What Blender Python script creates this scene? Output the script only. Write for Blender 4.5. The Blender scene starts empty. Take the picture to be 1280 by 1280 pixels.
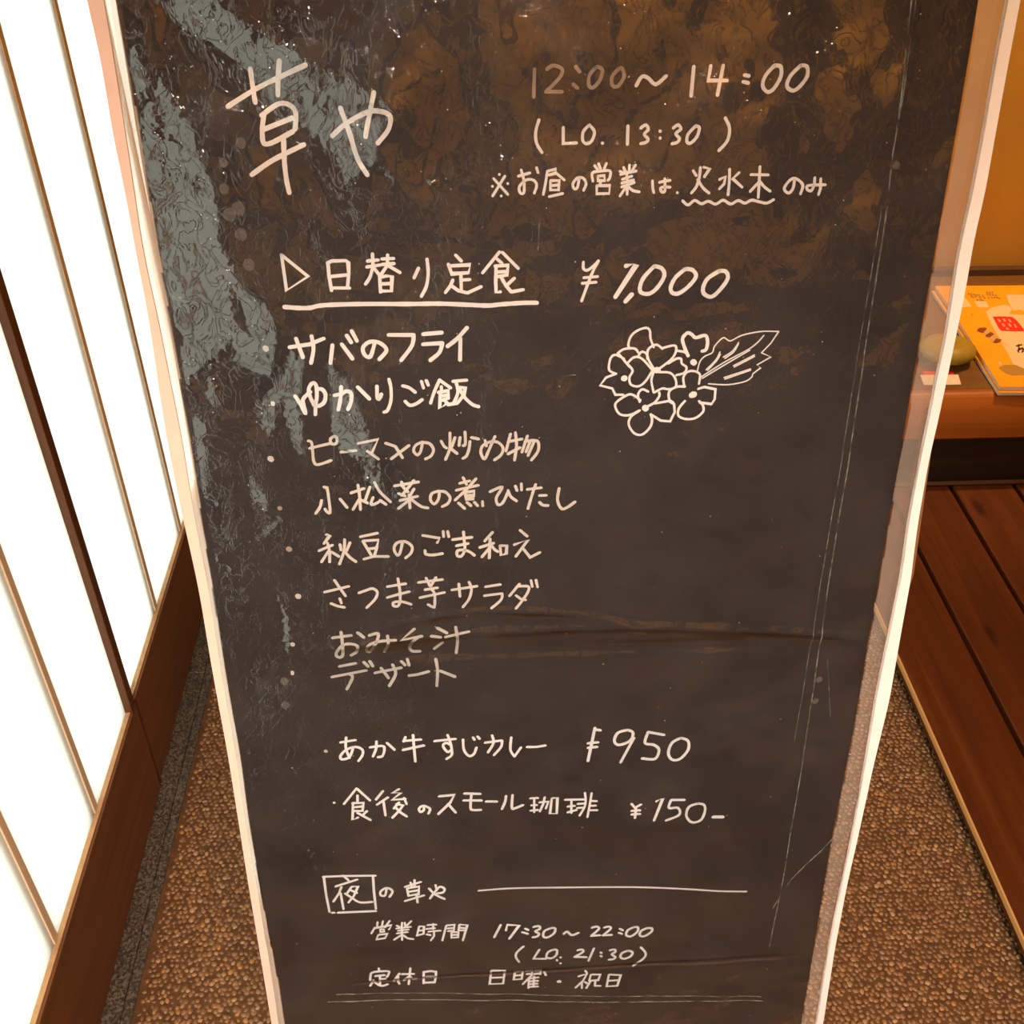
import bpy, math, random
import numpy as np
from mathutils import Matrix, Vector
R_ = random.Random(7)
scene = bpy.context.scene
COL = scene.collection
# ---------------------------------------------------------------- camera, world, lights, exposure
CAM_ROWS = ((0.9990774, -0.0427998, 0.0035354), (-0.0236749, -0.6175809, -0.7861510), (0.0358305, 0.7853420, -0.6180244))
cam_data = bpy.data.cameras.new('camera')
cam = bpy.data.objects.new('camera', cam_data)
COL.objects.link(cam)
rt, dn, fw = [Vector(r) for r in CAM_ROWS]
M = Matrix((( rt.x, -dn.x, -fw.x), (rt.y, -dn.y, -fw.y), (rt.z, -dn.z, -fw.z))).to_4x4()
M.translation = Vector((0, 0, 1.45))
cam.matrix_world = M
cam_data.sensor_fit = 'HORIZONTAL'
cam_data.sensor_width = 36.0
cam_data.lens = 36.0 * 1365.67 / 1280
cam_data.clip_start = 0.02
scene.camera = cam
scene.view_settings.view_transform = 'Standard'
scene.view_settings.look = 'None'
scene.view_settings.gamma = 1
scene.view_settings.exposure = 0.0
scene.view_settings.use_curve_mapping = False

world = bpy.data.worlds.new('overcast_daylight')
scene.world = world
world.use_nodes = True
bg = world.node_tree.nodes['Background']
bg.inputs[0].default_value = (0.97, 1.0, 0.87, 1)
bg.inputs[1].default_value = 2.0

def lamp(name, loc, size, power, color, aim=(0, 0, -1)):
    d = bpy.data.lights.new(name, 'AREA')
    d.shape = 'DISK'; d.size = size; d.energy = power; d.color = color
    o = bpy.data.objects.new(name, d); COL.objects.link(o)
    o.location = loc
    o.rotation_euler = Vector(aim).to_track_quat('-Z', 'Y').to_euler()
    return o
def spot(name, loc, aim, cone, blend, power, color, size=.05):
    d = bpy.data.lights.new(name, 'SPOT'); d.energy = power; d.color = color; d.spot_size = math.radians(cone); d.spot_blend = blend
    d.shadow_soft_size = size
    o = bpy.data.objects.new(name, d); COL.objects.link(o); o.location = loc
    o.rotation_euler = (Vector(aim)-Vector(loc)).to_track_quat('-Z', 'Y').to_euler()
    return o
# added spots on board and back wall; the room's warm downlights over the entrance and by the far wall
spot('added_board_spot', (0.10, -1.45, 2.30), (0.04, 0.58, 0.30), 44, .9, 330, (1.0, 0.84, 0.74))  # unseen spot added behind the camera to brighten the writing
lamp('unseen_downlight', (0.45, -0.75, 2.38), 0.16, 17, (1.0, 0.58, 0.33), (-.15, .55, -1))
spot('unseen_downlight', (1.50, 2.05, 2.38), (1.40, 2.32, 0.3), 50, .9, 185, (1.0, 0.58, 0.24))
spot('unseen_downlight', (0.85, -1.35, 2.38), (0.75, -1.85, 1.2), 95, .6, 105, (1.0, 0.66, 0.27))  # added lamp, washes the back wall so the vinyl reflects brown
lamp('unseen_downlight', (0.85, 0.20, 2.38), 0.12, 8, (1.0, 0.55, 0.22), (0.0, -0.2, -1))

# ---------------------------------------------------------------- node helpers
def mat(name):
    m = bpy.data.materials.new(name); m.use_nodes = True
    nt = m.node_tree
    return m, nt, nt.nodes['Principled BSDF'], nt.nodes['Material Output']
def nd(nt, t, **kw):
    n = nt.nodes.new(t)
    for k, v in kw.items():
        if k.startswith('i_'):
            n.inputs[k[2:].replace('_', ' ')].default_value = v
        else: setattr(n, k, v)
    return n
def ramp(nt, fac, stops):
    r = nt.nodes.new('ShaderNodeValToRGB')
    el = r.color_ramp.elements
    while len(el) < len(stops): el.new(0.5)
    for e, (p, c) in zip(el, stops): e.position = p; e.color = (*c, 1)
    nt.links.new(fac, r.inputs[0]); return r.outputs[0]
def coords(nt, scale=(1, 1, 1), rot=(0, 0, 0)):
    g = nt.nodes.new('ShaderNodeNewGeometry'); mp = nt.nodes.new('ShaderNodeMapping')
    mp.inputs['Scale'].default_value = scale; mp.inputs['Rotation'].default_value = rot
    nt.links.new(g.outputs['Position'], mp.inputs[0]); return mp.outputs[0]
def noise(nt, vec, scale, detail=4, rough=.5, dist=0.):
    n = nd(nt, 'ShaderNodeTexNoise'); n.inputs['Scale'].default_value = scale
    n.inputs['Detail'].default_value = detail; n.inputs['Roughness'].default_value = rough
    n.inputs['Distortion'].default_value = dist
    nt.links.new(vec, n.inputs['Vector']); return n.outputs[0]
def bump(nt, h, strength, dist=.001):
    b = nd(nt, 'ShaderNodeBump'); b.inputs['Strength'].default_value = strength
    b.inputs['Distance'].default_value = dist; nt.links.new(h, b.inputs['Height']); return b.outputs[0]
def simple(name, col, rough=.6, spec=.4, var=0.12, scale=30, bmp=.15, bd=.0005):
    m, nt, p, o = mat(name)
    v = coords(nt); f = noise(nt, v, scale)
    c1 = tuple(max(0, c*(1-var)) for c in col); c2 = tuple(min(1, c*(1+var)) for c in col)
    nt.links.new(ramp(nt, f, [(.3, c1), (.7, c2)]), p.inputs['Base Color'])
    p.inputs['Roughness'].default_value = rough; p.inputs['Specular IOR Level'].default_value = spec
    if bmp: nt.links.new(bump(nt, noise(nt, v, scale*8), bmp, bd), p.inputs['Normal'])
    return m
def wood(name, stops, axis='Y', rough=.5, spec=.4, gs=1., bmp=.25, knots=False):
    m, nt, p, o = mat(name)
    sc = {'Y': (60*gs, 2.5*gs, 60*gs), 'X': (2.5*gs, 60*gs, 60*gs), 'Z': (60*gs, 60*gs, 2.5*gs)}[axis]
    v = coords(nt, sc); f = noise(nt, v, 1., 6, .6, .6)
    c = ramp(nt, f, stops)
    if knots:
        v2 = coords(nt, (9, 3.2, 9)); vo = nd(nt, 'ShaderNodeTexVoronoi'); vo.inputs['Scale'].default_value = 1
        nt.links.new(v2, vo.inputs['Vector'])
        k = ramp(nt, vo.outputs['Distance'], [(.05, (.25, .22, .2)), (.13, (1, 1, 1))])
        mx = nd(nt, 'ShaderNodeMix', data_type='RGBA', blend_type='MULTIPLY'); mx.inputs[0].default_value = .8
        nt.links.new(c, mx.inputs[6]); nt.links.new(k, mx.inputs[7]); c = mx.outputs[2]
    nt.links.new(c, p.inputs['Base Color'])
    p.inputs['Roughness'].default_value = rough; p.inputs['Specular IOR Level'].default_value = spec
    nt.links.new(bump(nt, f, bmp, .0006), p.inputs['Normal'])
    return m

# ---------------------------------------------------------------- object helpers
def link(name, me, material, parent=None, smooth=False):
    o = bpy.data.objects.new(name, me); COL.objects.link(o)
    if material is not None: me.materials.append(material)
    if parent is not None: o.parent = parent
    if smooth: me.polygons.foreach_set('use_smooth', [True]*len(me.polygons))
    return o
def mesh(name, V, F, material, parent=None, smooth=False):
    """V are world coordinates; stored relative to the parent thing's base"""
    if parent is not None:
        b = base_of(parent); V = [(v[0]-b.x, v[1]-b.y, v[2]-b.z) for v in V]
    me = bpy.data.meshes.new(name); me.from_pydata([tuple(map(float, v)) for v in V], [], F); me.update()
    return link(name, me, material, parent, smooth)
def base_of(o):
    b = Vector((0, 0, 0))
    while o is not None: b = b + o.location; o = o.parent
    return b
def empty(name, loc, **props):
    o = bpy.data.objects.new(name, None); COL.objects.link(o); o.location = loc
    o.empty_display_size = .05
    for k, v in props.items(): o[k] = v
    return o
def tag(o, label=None, category=None, group=None, kind=None):
    for k, v in (('label', label), ('category', category), ('group', group), ('kind', kind)):
        if v: o[k] = v
    return o
BOXF = [(0, 3, 2, 1), (4, 5, 6, 7), (0, 1, 5, 4), (1, 2, 6, 5), (2, 3, 7, 6), (3, 0, 4, 7)]
def boxv(x0, x1, y0, y1, z0, z1):
    return [(x0, y0, z0), (x1, y0, z0), (x1, y1, z0), (x0, y1, z0), (x0, y0, z1), (x1, y0, z1), (x1, y1, z1), (x0, y1, z1)]
def box(name, x0, x1, y0, y1, z0, z1, material, parent=None, bevel=0.):
    o = mesh(name, boxv(x0, x1, y0, y1, z0, z1), BOXF, material, parent)
    if bevel:
        b = o.modifiers.new('bevel', 'BEVEL'); b.width = bevel; b.segments = 3; b.limit_method = 'ANGLE'
    return o
def prism(name, P, z0, z1, material, parent=None, bevel=0.):
    """upright prism over a plan polygon P"""
    n = len(P); V = [(x, y, z0) for x, y in P] + [(x, y, z1) for x, y in P]
    F = [tuple(range(n-1, -1, -1)), tuple(range(n, 2*n))] + [(i, (i+1) % n, n+(i+1) % n, n+i) for i in range(n)]
    o = mesh(name, V, F, material, parent)
    if bevel:
        b = o.modifiers.new('bevel', 'BEVEL'); b.width = bevel; b.segments = 2; b.limit_method = 'ANGLE'
    return o
# ---------------------------------------------------------------- measured outlines (board plane coordinates in 0.1 mm)
WRITING = [["shop_name","white hand-drawn shop name in two large characters",[[1,30,-1781,-3025,-1598,-3124,-1438,-3193,-1269,-3261],[1,30,-1614,-3244,-1611,-3138,-1607,-3046],[0,30,-1429,-3288,-1450,-3174,-1460,-3087],[1,31,-1560,-2972,-1578,-2903,-1587,-2823,-1575,-2792,-1522,-2801,-1391,-2863],[1,30,-1576,-2967,-1466,-3033,-1395,-3027,-1359,-2977,-1374,-2878],[0,30,-1570,-2882,-1382,-2948],[1,31,-1682,-2601,-1535,-2690,-1327,-2781],[1,31,-1453,-2815,-1463,-2677,-1461,-2553,-1452,-2480],[1,31,-1139,-2832,-1044,-2906,-904,-2972,-820,-2975,-760,-2944,-775,-2864,-849,-2780],[1,31,-1073,-3000,-1028,-2850,-988,-2686,-932,-2581],[1,31,-854,-3089,-882,-2987,-910,-2888,-925,-2822]]],
["lunch_hours_start","faded handwritten opening digits of the lunch hours",[[0,23,177,-3209,172,-3043],[1,23,257,-3208,297,-3229,354,-3206,338,-3154,250,-3072],[0,23,250,-3072,355,-3070],[0,23,442,-3219,467,-3189],[0,23,428,-3114,456,-3091],[1,23,571,-3212,532,-3165,530,-3105,558,-3092,598,-3133,616,-3193,588,-3215,571,-3212],[1,23,718,-3199,679,-3155,684,-3101,721,-3098,757,-3153,742,-3203,718,-3199]]],
["lunch_hours","white handwritten lunch hours up to 14:00",[[1,23,839,-3098,874,-3151,915,-3142,967,-3103,1033,-3152],[0,23,1210,-3205,1205,-3027],[0,23,1321,-3207,1311,-3119,1435,-3117],[0,23,1403,-3208,1379,-3029],[0,23,1548,-3148,1578,-3142],[0,23,1543,-3107,1577,-3099],[1,24,1741,-3202,1689,-3143,1675,-3082,1708,-3043,1748,-3057,1790,-3133,1783,-3194,1741,-3202],[1,24,1915,-3199,1856,-3139,1837,-3078,1874,-3047,1915,-3062,1965,-3130,1958,-3191,1915,-3199]]],
["lunch_last_order","white handwritten last order time 13:30 in brackets",[[1,20,206,-2900,185,-2827,190,-2756,226,-2695],[0,20,366,-2849,367,-2748,455,-2750],[1,20,539,-2861,499,-2820,497,-2764,525,-2743,558,-2763,573,-2818,539,-2861],[0,20,627,-2745,629,-2744],[0,20,795,-2849,796,-2733],[1,20,881,-2834,913,-2853,931,-2825,907,-2794,934,-2762,918,-2742,885,-2735],[0,20,1010,-2813,1012,-2811],[0,20,1013,-2768,1014,-2767],[1,20,1098,-2830,1130,-2848,1149,-2821,1117,-2793,1144,-2762,1129,-2737,1096,-2730],[1,21,1248,-2839,1201,-2788,1196,-2740,1222,-2731,1261,-2770,1274,-2826,1248,-2839],[1,21,1443,-2885,1477,-2821,1470,-2741,1417,-2678]]],
["lunch_day_note","white handwritten note on the lunch days with a wavy underline",[[0,18,-97,-2534,-4,-2429],[0,18,-22,-2548,-106,-2421],[0,18,-59,-2561,-59,-2560],[0,18,-107,-2485,-106,-2484],[0,18,-4,-2500,-3,-2499],[0,18,-49,-2420,-48,-2419],[0,18,68,-2546,145,-2565],[1,18,87,-2586,103,-2528,107,-2479,103,-2434,80,-2437,74,-2476,116,-2518,166,-2519,191,-2485,175,-2432],[0,18,190,-2598,200,-2566],[0,18,263,-2573,321,-2586,317,-2559,275,-2548],[1,18,263,-2573,250,-2492,236,-2422],[0,18,322,-2559,377,-2513],[0,18,284,-2507,284,-2450,339,-2448,343,-2510,284,-2511],[0,18,288,-2478,335,-2481],[0,18,276,-2406,367,-2424],[1,18,478,-2523,466,-2461,445,-2454,436,-2487,465,-2523,503,-2522,525,-2485,509,-2442],[0,18,580,-2601,599,-2577],[0,18,606,-2613,620,-2580],[0,18,659,-2613,645,-2579],[1,18,571,-2500,566,-2553,620,-2564,684,-2564,685,-2521,673,-2504],[0,18,604,-2532,605,-2503,652,-2502,647,-2535,604,-2532],[0,18,626,-2502,619,-2474],[0,18,598,-2470,599,-2416,684,-2416,687,-2468,598,-2470],[0,18,776,-2584,790,-2555],[0,18,815,-2599,815,-2559],[0,18,856,-2598,832,-2558],[0,18,752,-2560,782,-2547],[0,18,757,-2540,862,-2559],[0,18,771,-2507,834,-2526],[0,18,767,-2482,847,-2501],[0,18,768,-2457,852,-2484],[1,18,798,-2555,806,-2477,807,-2407],[0,18,798,-2457,758,-2397],[1,18,815,-2456,846,-2431,889,-2421],[0,19,976,-2491,981,-2441,989,-2414],[0,19,1025,-2481,1096,-2492],[1,19,1060,-2503,1064,-2459,1064,-2419,1044,-2417,1035,-2440,1057,-2449,1099,-2446],[0,19,1151,-2409,1152,-2408],[0,19,1251,-2551,1274,-2519],[1,19,1299,-2571,1296,-2502,1279,-2443,1249,-2404],[1,19,1286,-2492,1326,-2437,1371,-2400],[0,19,1322,-2572,1363,-2561,1331,-2509],[1,19,1500,-2554,1505,-2467,1504,-2385],[0,19,1436,-2489,1476,-2505,1470,-2458,1441,-2427],[0,19,1567,-2530,1527,-2491,1596,-2434],[0,19,1651,-2515,1771,-2510],[0,19,1708,-2566,1713,-2461,1716,-2361],[0,19,1708,-2461,1656,-2403],[1,19,1718,-2466,1753,-2430,1795,-2401],[1,19,1192,-2353,1231,-2324,1275,-2353,1324,-2329,1370,-2345,1423,-2324,1473,-2349,1528,-2322,1578,-2344,1627,-2325,1672,-2344,1731,-2330,1780,-2321,1825,-2343],[1,19,1957,-2475,1953,-2415,1925,-2385,1892,-2417,1926,-2471,1966,-2480,2018,-2438,2010,-2378],[1,19,2097,-2483,2098,-2431,2081,-2396,2053,-2407,2061,-2432,2176,-2434],[0,19,2139,-2475,2146,-2410,2137,-2370]]],
["daily_set_title","white handwritten daily set meal title with a triangle and thick underline",[[0,23,-1548,-2067,-1541,-1820,-1385,-1913,-1548,-2067],[0,23,-1241,-2006,-1242,-1912,-1234,-1810],[0,23,-1244,-2002,-1213,-2015,-1118,-2014,-1104,-2001,-1106,-1928,-1123,-1824],[0,23,-1225,-1908,-1122,-1915],[0,23,-1222,-1827,-1109,-1823],[0,23,-935,-2055,-937,-1972],[0,23,-972,-2007,-900,-2012],[0,23,-979,-1966,-889,-1977],[1,23,-937,-1972,-963,-1896,-997,-1848],[0,23,-938,-1965,-900,-1911],[0,23,-833,-2044,-838,-1975],[0,23,-873,-2018,-794,-2019],[0,23,-875,-1980,-793,-1984],[0,23,-838,-1975,-883,-1914],[0,23,-835,-1972,-756,-1920],[0,23,-897,-1908,-898,-1788],[0,23,-895,-1890,-853,-1899,-812,-1894,-822,-1792,-894,-1795],[0,23,-888,-1844,-822,-1845],[0,23,-627,-1946,-661,-1880],[1,23,-566,-2007,-562,-1912,-579,-1818,-617,-1747],[0,23,-368,-2028,-331,-1987],[0,23,-421,-1967,-400,-1899,-283,-1903,-269,-1958,-413,-1955],[0,23,-337,-1897,-337,-1785],[0,23,-327,-1853,-276,-1855],[0,23,-394,-1855,-411,-1816,-448,-1769],[0,24,-407,-1816,-357,-1778,-295,-1760,-199,-1801],[0,23,-66,-2041,-185,-1900],[0,23,-46,-2037,62,-1923],[0,23,-82,-1991,-51,-1963],[0,23,-98,-1944,-8,-1946,-17,-1878,-80,-1869],[0,24,-91,-1944,-96,-1833,-94,-1757,-66,-1760],[0,23,-83,-1901,-25,-1903],[1,24,-57,-1864,-26,-1807,13,-1757],[0,24,13,-1757,96,-1770],[0,24,34,-1853,-14,-1810],[1,31,-1567,-1704,-1478,-1694,-1396,-1691,-1323,-1705,-1184,-1708,-980,-1705,-713,-1695,-495,-1690,-299,-1675,-153,-1664,-57,-1670,101,-1675,192,-1672]]],
["daily_set_price","white handwritten price of 1,000 yen",[[1,20,518,-1951,519,-1907,545,-1893,584,-1917,623,-1955],[1,20,623,-1958,574,-1854,511,-1674],[0,20,523,-1841,620,-1846],[0,20,512,-1801,610,-1806],[0,32,819,-1915,893,-1924,752,-1696],[0,32,868,-1709,825,-1660],[1,28,1020,-1908,949,-1829,924,-1760,937,-1719,996,-1711,1052,-1756,1094,-1836,1073,-1889,1020,-1908],[1,28,1242,-1880,1176,-1822,1145,-1753,1159,-1711,1206,-1706,1273,-1754,1321,-1823,1294,-1870,1242,-1880],[1,28,1487,-1858,1409,-1808,1379,-1745,1388,-1697,1443,-1672,1498,-1717,1550,-1798,1534,-1851,1487,-1858]]],
["menu_line","first white handwritten dish line below the title",[[0,28,-1563,-1410,-1423,-1426,-1319,-1465],[0,28,-1512,-1472,-1478,-1332],[1,28,-1402,-1486,-1398,-1389,-1425,-1287],[0,28,-1262,-1414,-1288,-1281],[0,28,-1196,-1418,-1130,-1308],[0,28,-1156,-1482,-1129,-1430],[0,28,-1119,-1513,-1088,-1440],[1,28,-967,-1409,-1002,-1319,-1041,-1333,-1049,-1388,-1000,-1428,-932,-1420,-884,-1363,-940,-1296],[0,28,-862,-1475,-688,-1468],[1,28,-685,-1468,-703,-1387,-785,-1282],[0,28,-618,-1471,-486,-1478],[0,29,-622,-1396,-485,-1400],[1,29,-485,-1398,-509,-1330,-576,-1274],[1,29,-306,-1507,-378,-1429,-449,-1374],[0,29,-355,-1428,-363,-1269]]],
["menu_line","second white handwritten dish line below the title",[[0,28,-1563,-1040,-1531,-977,-1506,-905],[1,27,-1501,-902,-1508,-964,-1509,-1011,-1473,-1050,-1450,-1067],[1,27,-1433,-961,-1458,-1038,-1458,-1096,-1427,-1135,-1405,-1111,-1408,-1030,-1421,-972,-1432,-890],[1,28,-1394,-1088,-1363,-1081,-1345,-1039,-1361,-981,-1401,-954],[0,28,-1281,-1033,-1226,-1043],[1,28,-1227,-1098,-1239,-1011,-1263,-921],[1,28,-1226,-1043,-1192,-1062,-1161,-1043,-1166,-979,-1193,-921],[0,28,-1109,-1090,-1032,-996],[1,28,-971,-1090,-974,-1006,-961,-993,-943,-1028],[1,24,-881,-1141,-871,-1071,-877,-976,-906,-900,-933,-886],[1,24,-785,-1086,-739,-1069,-697,-1032],[1,25,-774,-965,-741,-932,-693,-943,-650,-973],[0,24,-648,-1115,-636,-1064],[0,24,-613,-1120,-600,-1085],[1,24,-516,-1122,-558,-1032,-589,-944],[0,24,-513,-1116,-439,-1056],[0,24,-506,-1068,-505,-1030],[0,25,-529,-1025,-457,-1035,-459,-977,-514,-960],[0,25,-514,-1024,-525,-897,-467,-939],[0,25,-503,-995,-458,-1003],[0,25,-490,-966,-461,-926,-395,-933],[0,24,-419,-1106,-321,-1111],[1,25,-396,-1095,-387,-1019,-419,-937],[0,25,-376,-1057,-332,-1051,-343,-998,-395,-933],[1,25,-374,-1044,-335,-972,-282,-918,-238,-900]]],
["menu_line","third white handwritten dish line below the title",[[1,21,-1504,-682,-1481,-666,-1480,-589,-1479,-512,-1450,-484,-1350,-515],[0,21,-1499,-621,-1338,-655],[1,21,-1312,-711,-1342,-686,-1332,-648,-1300,-654,-1293,-695,-1312,-711],[0,21,-1272,-580,-1160,-587],[0,21,-1142,-644,-991,-670,-1044,-565],[0,21,-1077,-578,-999,-509],[0,21,-938,-637,-867,-607],[0,21,-766,-610,-904,-506],[0,22,-867,-607,-820,-512],[1,21,-663,-635,-681,-559,-707,-529,-733,-562,-717,-607,-663,-635],[1,22,-664,-627,-653,-629,-609,-615,-585,-565,-606,-516,-648,-493],[1,22,-457,-698,-460,-608,-465,-559,-498,-482],[0,22,-525,-634,-505,-590,-487,-576],[0,22,-421,-659,-446,-587],[0,22,-461,-575,-410,-527],[0,22,-383,-658,-393,-593],[1,22,-345,-701,-344,-619,-352,-591,-363,-591],[0,22,-298,-654,-246,-639],[1,22,-310,-622,-319,-560,-340,-503,-367,-484],[1,22,-122,-654,-169,-545,-204,-472,-230,-523,-217,-580,-160,-610,-100,-604,-63,-556,-79,-499,-129,-460],[0,22,-197,-625,-187,-579],[0,22,-5,-669,-41,-530],[0,22,-17,-608,81,-624],[0,22,-26,-505,65,-554],[1,22,32,-679,39,-568,23,-452],[0,22,122,-647,80,-516],[1,22,103,-602,156,-608,202,-594,202,-519,152,-446],[0,22,141,-596,111,-515],[0,22,171,-595,126,-485]]],
["menu_line","fourth white handwritten dish line below the title",[[0,22,-1423,-296,-1402,-287],[1,22,-1401,-291,-1397,-210,-1397,-80,-1420,-82,-1433,-108],[1,22,-1452,-183,-1469,-127,-1506,-73],[0,22,-1312,-188,-1265,-112],[0,22,-1225,-235,-1125,-268],[1,22,-1168,-300,-1163,-215,-1165,-90],[0,22,-1161,-189,-1221,-93],[0,22,-1155,-171,-1107,-143],[0,22,-1079,-279,-1125,-161],[1,22,-1042,-315,-1006,-232,-932,-143],[1,22,-1062,-188,-1082,-129,-1043,-135,-1004,-159],[0,22,-1011,-160,-968,-123],[0,22,-894,-278,-710,-303],[0,22,-839,-309,-823,-253],[0,22,-744,-317,-842,-194],[0,22,-837,-275,-794,-222],[0,22,-748,-245,-777,-195],[0,22,-859,-152,-724,-181],[0,22,-788,-196,-787,-83],[0,22,-799,-144,-875,-83],[1,22,-768,-151,-702,-92,-649,-76],[0,22,-867,-212,-819,-189],[1,22,-555,-218,-565,-150,-598,-108,-627,-144,-613,-199,-555,-218],[1,22,-561,-212,-551,-215,-508,-205,-476,-155,-495,-107,-539,-82],[0,22,-371,-323,-347,-264],[0,22,-398,-276,-321,-292],[0,22,-426,-218,-257,-252],[1,22,-273,-308,-344,-225,-438,-133],[0,22,-354,-197,-289,-203,-294,-160,-351,-138],[0,22,-362,-197,-351,-134,-299,-136],[0,22,-350,-168,-303,-170],[0,22,-413,-107,-367,-56],[0,22,-348,-109,-318,-78],[0,22,-291,-108,-266,-75],[0,22,-228,-111,-227,-73],[1,22,-168,-192,-76,-226,-121,-136,-109,-77,-70,-94,-29,-185],[1,22,-29,-195,-8,-140,35,-101],[0,22,27,-231,40,-191],[0,22,73,-248,75,-194],[0,22,118,-197,227,-206],[1,22,184,-237,157,-151,124,-30],[0,22,214,-139,266,-138],[1,23,214,-80,241,-54,280,-49],[1,23,366,-194,354,-92,386,-16,430,-24,491,-70]]],
["menu_line","fifth white handwritten dish line below the title",[[0,22,-1442,117,-1416,125,-1468,194],[0,22,-1512,257,-1404,212],[1,22,-1441,191,-1432,272,-1440,362],[0,22,-1439,263,-1502,359],[0,22,-1417,273,-1363,317],[0,22,-1346,209,-1342,259],[0,22,-1267,196,-1300,270],[1,22,-1307,167,-1320,269,-1364,385],[1,22,-1313,279,-1278,331,-1235,372],[0,22,-1183,150,-1050,125],[0,22,-1166,188,-1046,186,-1066,257,-1129,262],[0,22,-1167,192,-1113,317],[0,22,-1062,252,-1086,319],[0,22,-1171,352,-1091,332,-978,339],[1,22,-861,214,-887,312,-911,329,-931,273,-905,221,-842,211,-790,259,-801,317,-846,360],[0,22,-700,164,-569,197,-591,234],[1,23,-690,301,-683,335,-629,345,-554,336],[0,22,-541,135,-539,183],[0,23,-506,139,-499,187],[0,23,-470,215,-319,202],[0,23,-442,272,-350,257],[1,23,-383,150,-379,232,-377,309,-404,366,-437,364,-436,320,-394,313,-344,330,-303,367],[0,23,-156,166,-218,241],[0,23,-259,298,-149,264],[0,23,-176,224,-186,398],[0,23,-179,301,-244,385],[1,23,-162,292,-142,322,-117,343],[0,23,-99,291,-92,379,-50,367,-45,294,-99,291],[0,23,61,160,116,216],[0,23,14,288,124,250,26,395],[0,23,86,330,140,412,217,370]]],
["menu_line","sixth white handwritten dish line below the title",[[0,21,-1505,639,-1308,596],[0,22,-1417,532,-1343,684],[1,22,-1463,748,-1413,776,-1359,792],[0,22,-1390,706,-1380,749],[1,22,-1234,662,-1173,641,-1124,628,-1088,663,-1110,728,-1182,805],[0,22,-1005,617,-858,598],[0,22,-1011,719,-919,694,-834,674],[1,22,-917,546,-909,649,-912,757,-933,806,-967,799,-966,770,-923,764,-881,771,-826,795],[0,22,-756,592,-564,576],[0,22,-694,554,-666,631],[0,22,-615,554,-658,631],[0,22,-707,664,-607,651],[0,22,-751,737,-553,699],[1,22,-659,659,-633,708,-638,823,-655,831,-690,805],[0,22,-493,679,-290,655],[0,22,-435,624,-430,744],[1,22,-353,612,-335,679,-358,773,-409,847],[0,22,-222,665,-101,650],[0,22,-232,750,-90,737],[1,22,-88,739,-99,798,-177,873],[0,22,53,655,-29,764],[1,22,32,677,122,683,121,735,72,819,23,888],[0,22,24,763,64,801,101,811],[0,22,146,627,156,685],[0,22,186,625,199,692]]],
["menu_line","seventh white handwritten dish line below the title",[[0,25,-1480,1081,-1327,1066],[1,25,-1407,1028,-1405,1133,-1412,1257,-1446,1277,-1465,1241,-1416,1169,-1354,1148,-1289,1171,-1294,1227,-1342,1262],[0,25,-1274,1042,-1227,1092],[1,25,-1181,1076,-1109,1063,-1130,1151,-1187,1234,-1214,1214,-1182,1166,-1099,1140,-971,1136],[1,25,-1034,1089,-1034,1170,-1069,1242],[0,25,-812,1035,-925,1139,-754,1111],[1,25,-780,1112,-856,1194,-844,1251,-777,1259],[0,25,-625,1038,-549,1092],[0,25,-678,1115,-602,1132],[0,25,-588,1184,-658,1241],[0,25,-561,1132,-369,1091],[1,25,-475,1039,-464,1170,-479,1294]]],
["menu_line","eighth white handwritten dish line, lowest of the list",[[0,25,-1448,1368,-1313,1346],[0,25,-1519,1472,-1231,1424],[1,25,-1373,1450,-1350,1490,-1406,1605],[0,25,-1246,1338,-1213,1384],[0,25,-1197,1332,-1174,1384],[0,25,-1161,1454,-941,1416],[0,25,-1108,1407,-1053,1513],[1,25,-1011,1379,-991,1476,-1051,1595],[0,25,-937,1350,-908,1390],[0,25,-886,1333,-875,1395],[1,25,-881,1501,-810,1495,-715,1470],[1,25,-652,1346,-641,1462,-654,1623],[0,26,-621,1470,-498,1539]]],
["curry_line","white handwritten curry line with its 950 yen price",[[0,23,-1507,2169,-1377,2153],[1,23,-1454,2118,-1466,2233,-1444,2346],[1,23,-1400,2227,-1443,2335,-1509,2358,-1519,2318,-1466,2255,-1387,2228,-1329,2260,-1329,2321,-1369,2386],[1,23,-1259,2243,-1155,2235,-1136,2270,-1158,2346,-1198,2357],[1,23,-1199,2181,-1209,2264,-1240,2345],[0,23,-1110,2205,-1050,2285],[0,23,-947,2151,-967,2199],[0,23,-962,2194,-815,2189],[0,23,-977,2293,-793,2257],[0,23,-881,2134,-880,2278,-877,2431],[0,23,-700,2217,-517,2206],[1,23,-584,2157,-562,2247,-552,2349,-563,2393,-603,2424],[1,23,-563,2269,-601,2244,-628,2276,-592,2346,-560,2326],[1,23,-452,2217,-447,2335,-405,2406,-361,2386,-337,2315],[0,23,-364,2201,-352,2228],[0,23,-325,2193,-308,2220],[0,23,-261,2268,-112,2254],[1,23,-112,2257,-122,2326,-185,2412],[1,23,-198,2192,-187,2276,-237,2379],[1,23,-31,2227,-39,2366,-4,2443],[0,23,-4,2443,54,2345],[1,23,107,2344,186,2350,270,2340],[0,23,-1643,2250,-1641,2252]]],
["curry_price","white handwritten price of 950 yen",[[0,26,705,2177,652,2546],[0,26,700,2195,754,2207],[0,26,647,2345,736,2341],[0,26,649,2397,729,2392],[1,26,999,2222,911,2248,882,2336,925,2385,1022,2347,1045,2259,999,2222],[0,26,1056,2316,947,2586],[0,26,1179,2258,1324,2302],[1,26,1179,2262,1158,2380,1240,2409,1288,2470,1257,2571,1139,2555],[1,26,1479,2348,1401,2399,1375,2511,1413,2591,1485,2589,1552,2491,1545,2387,1479,2348]]],
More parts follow.
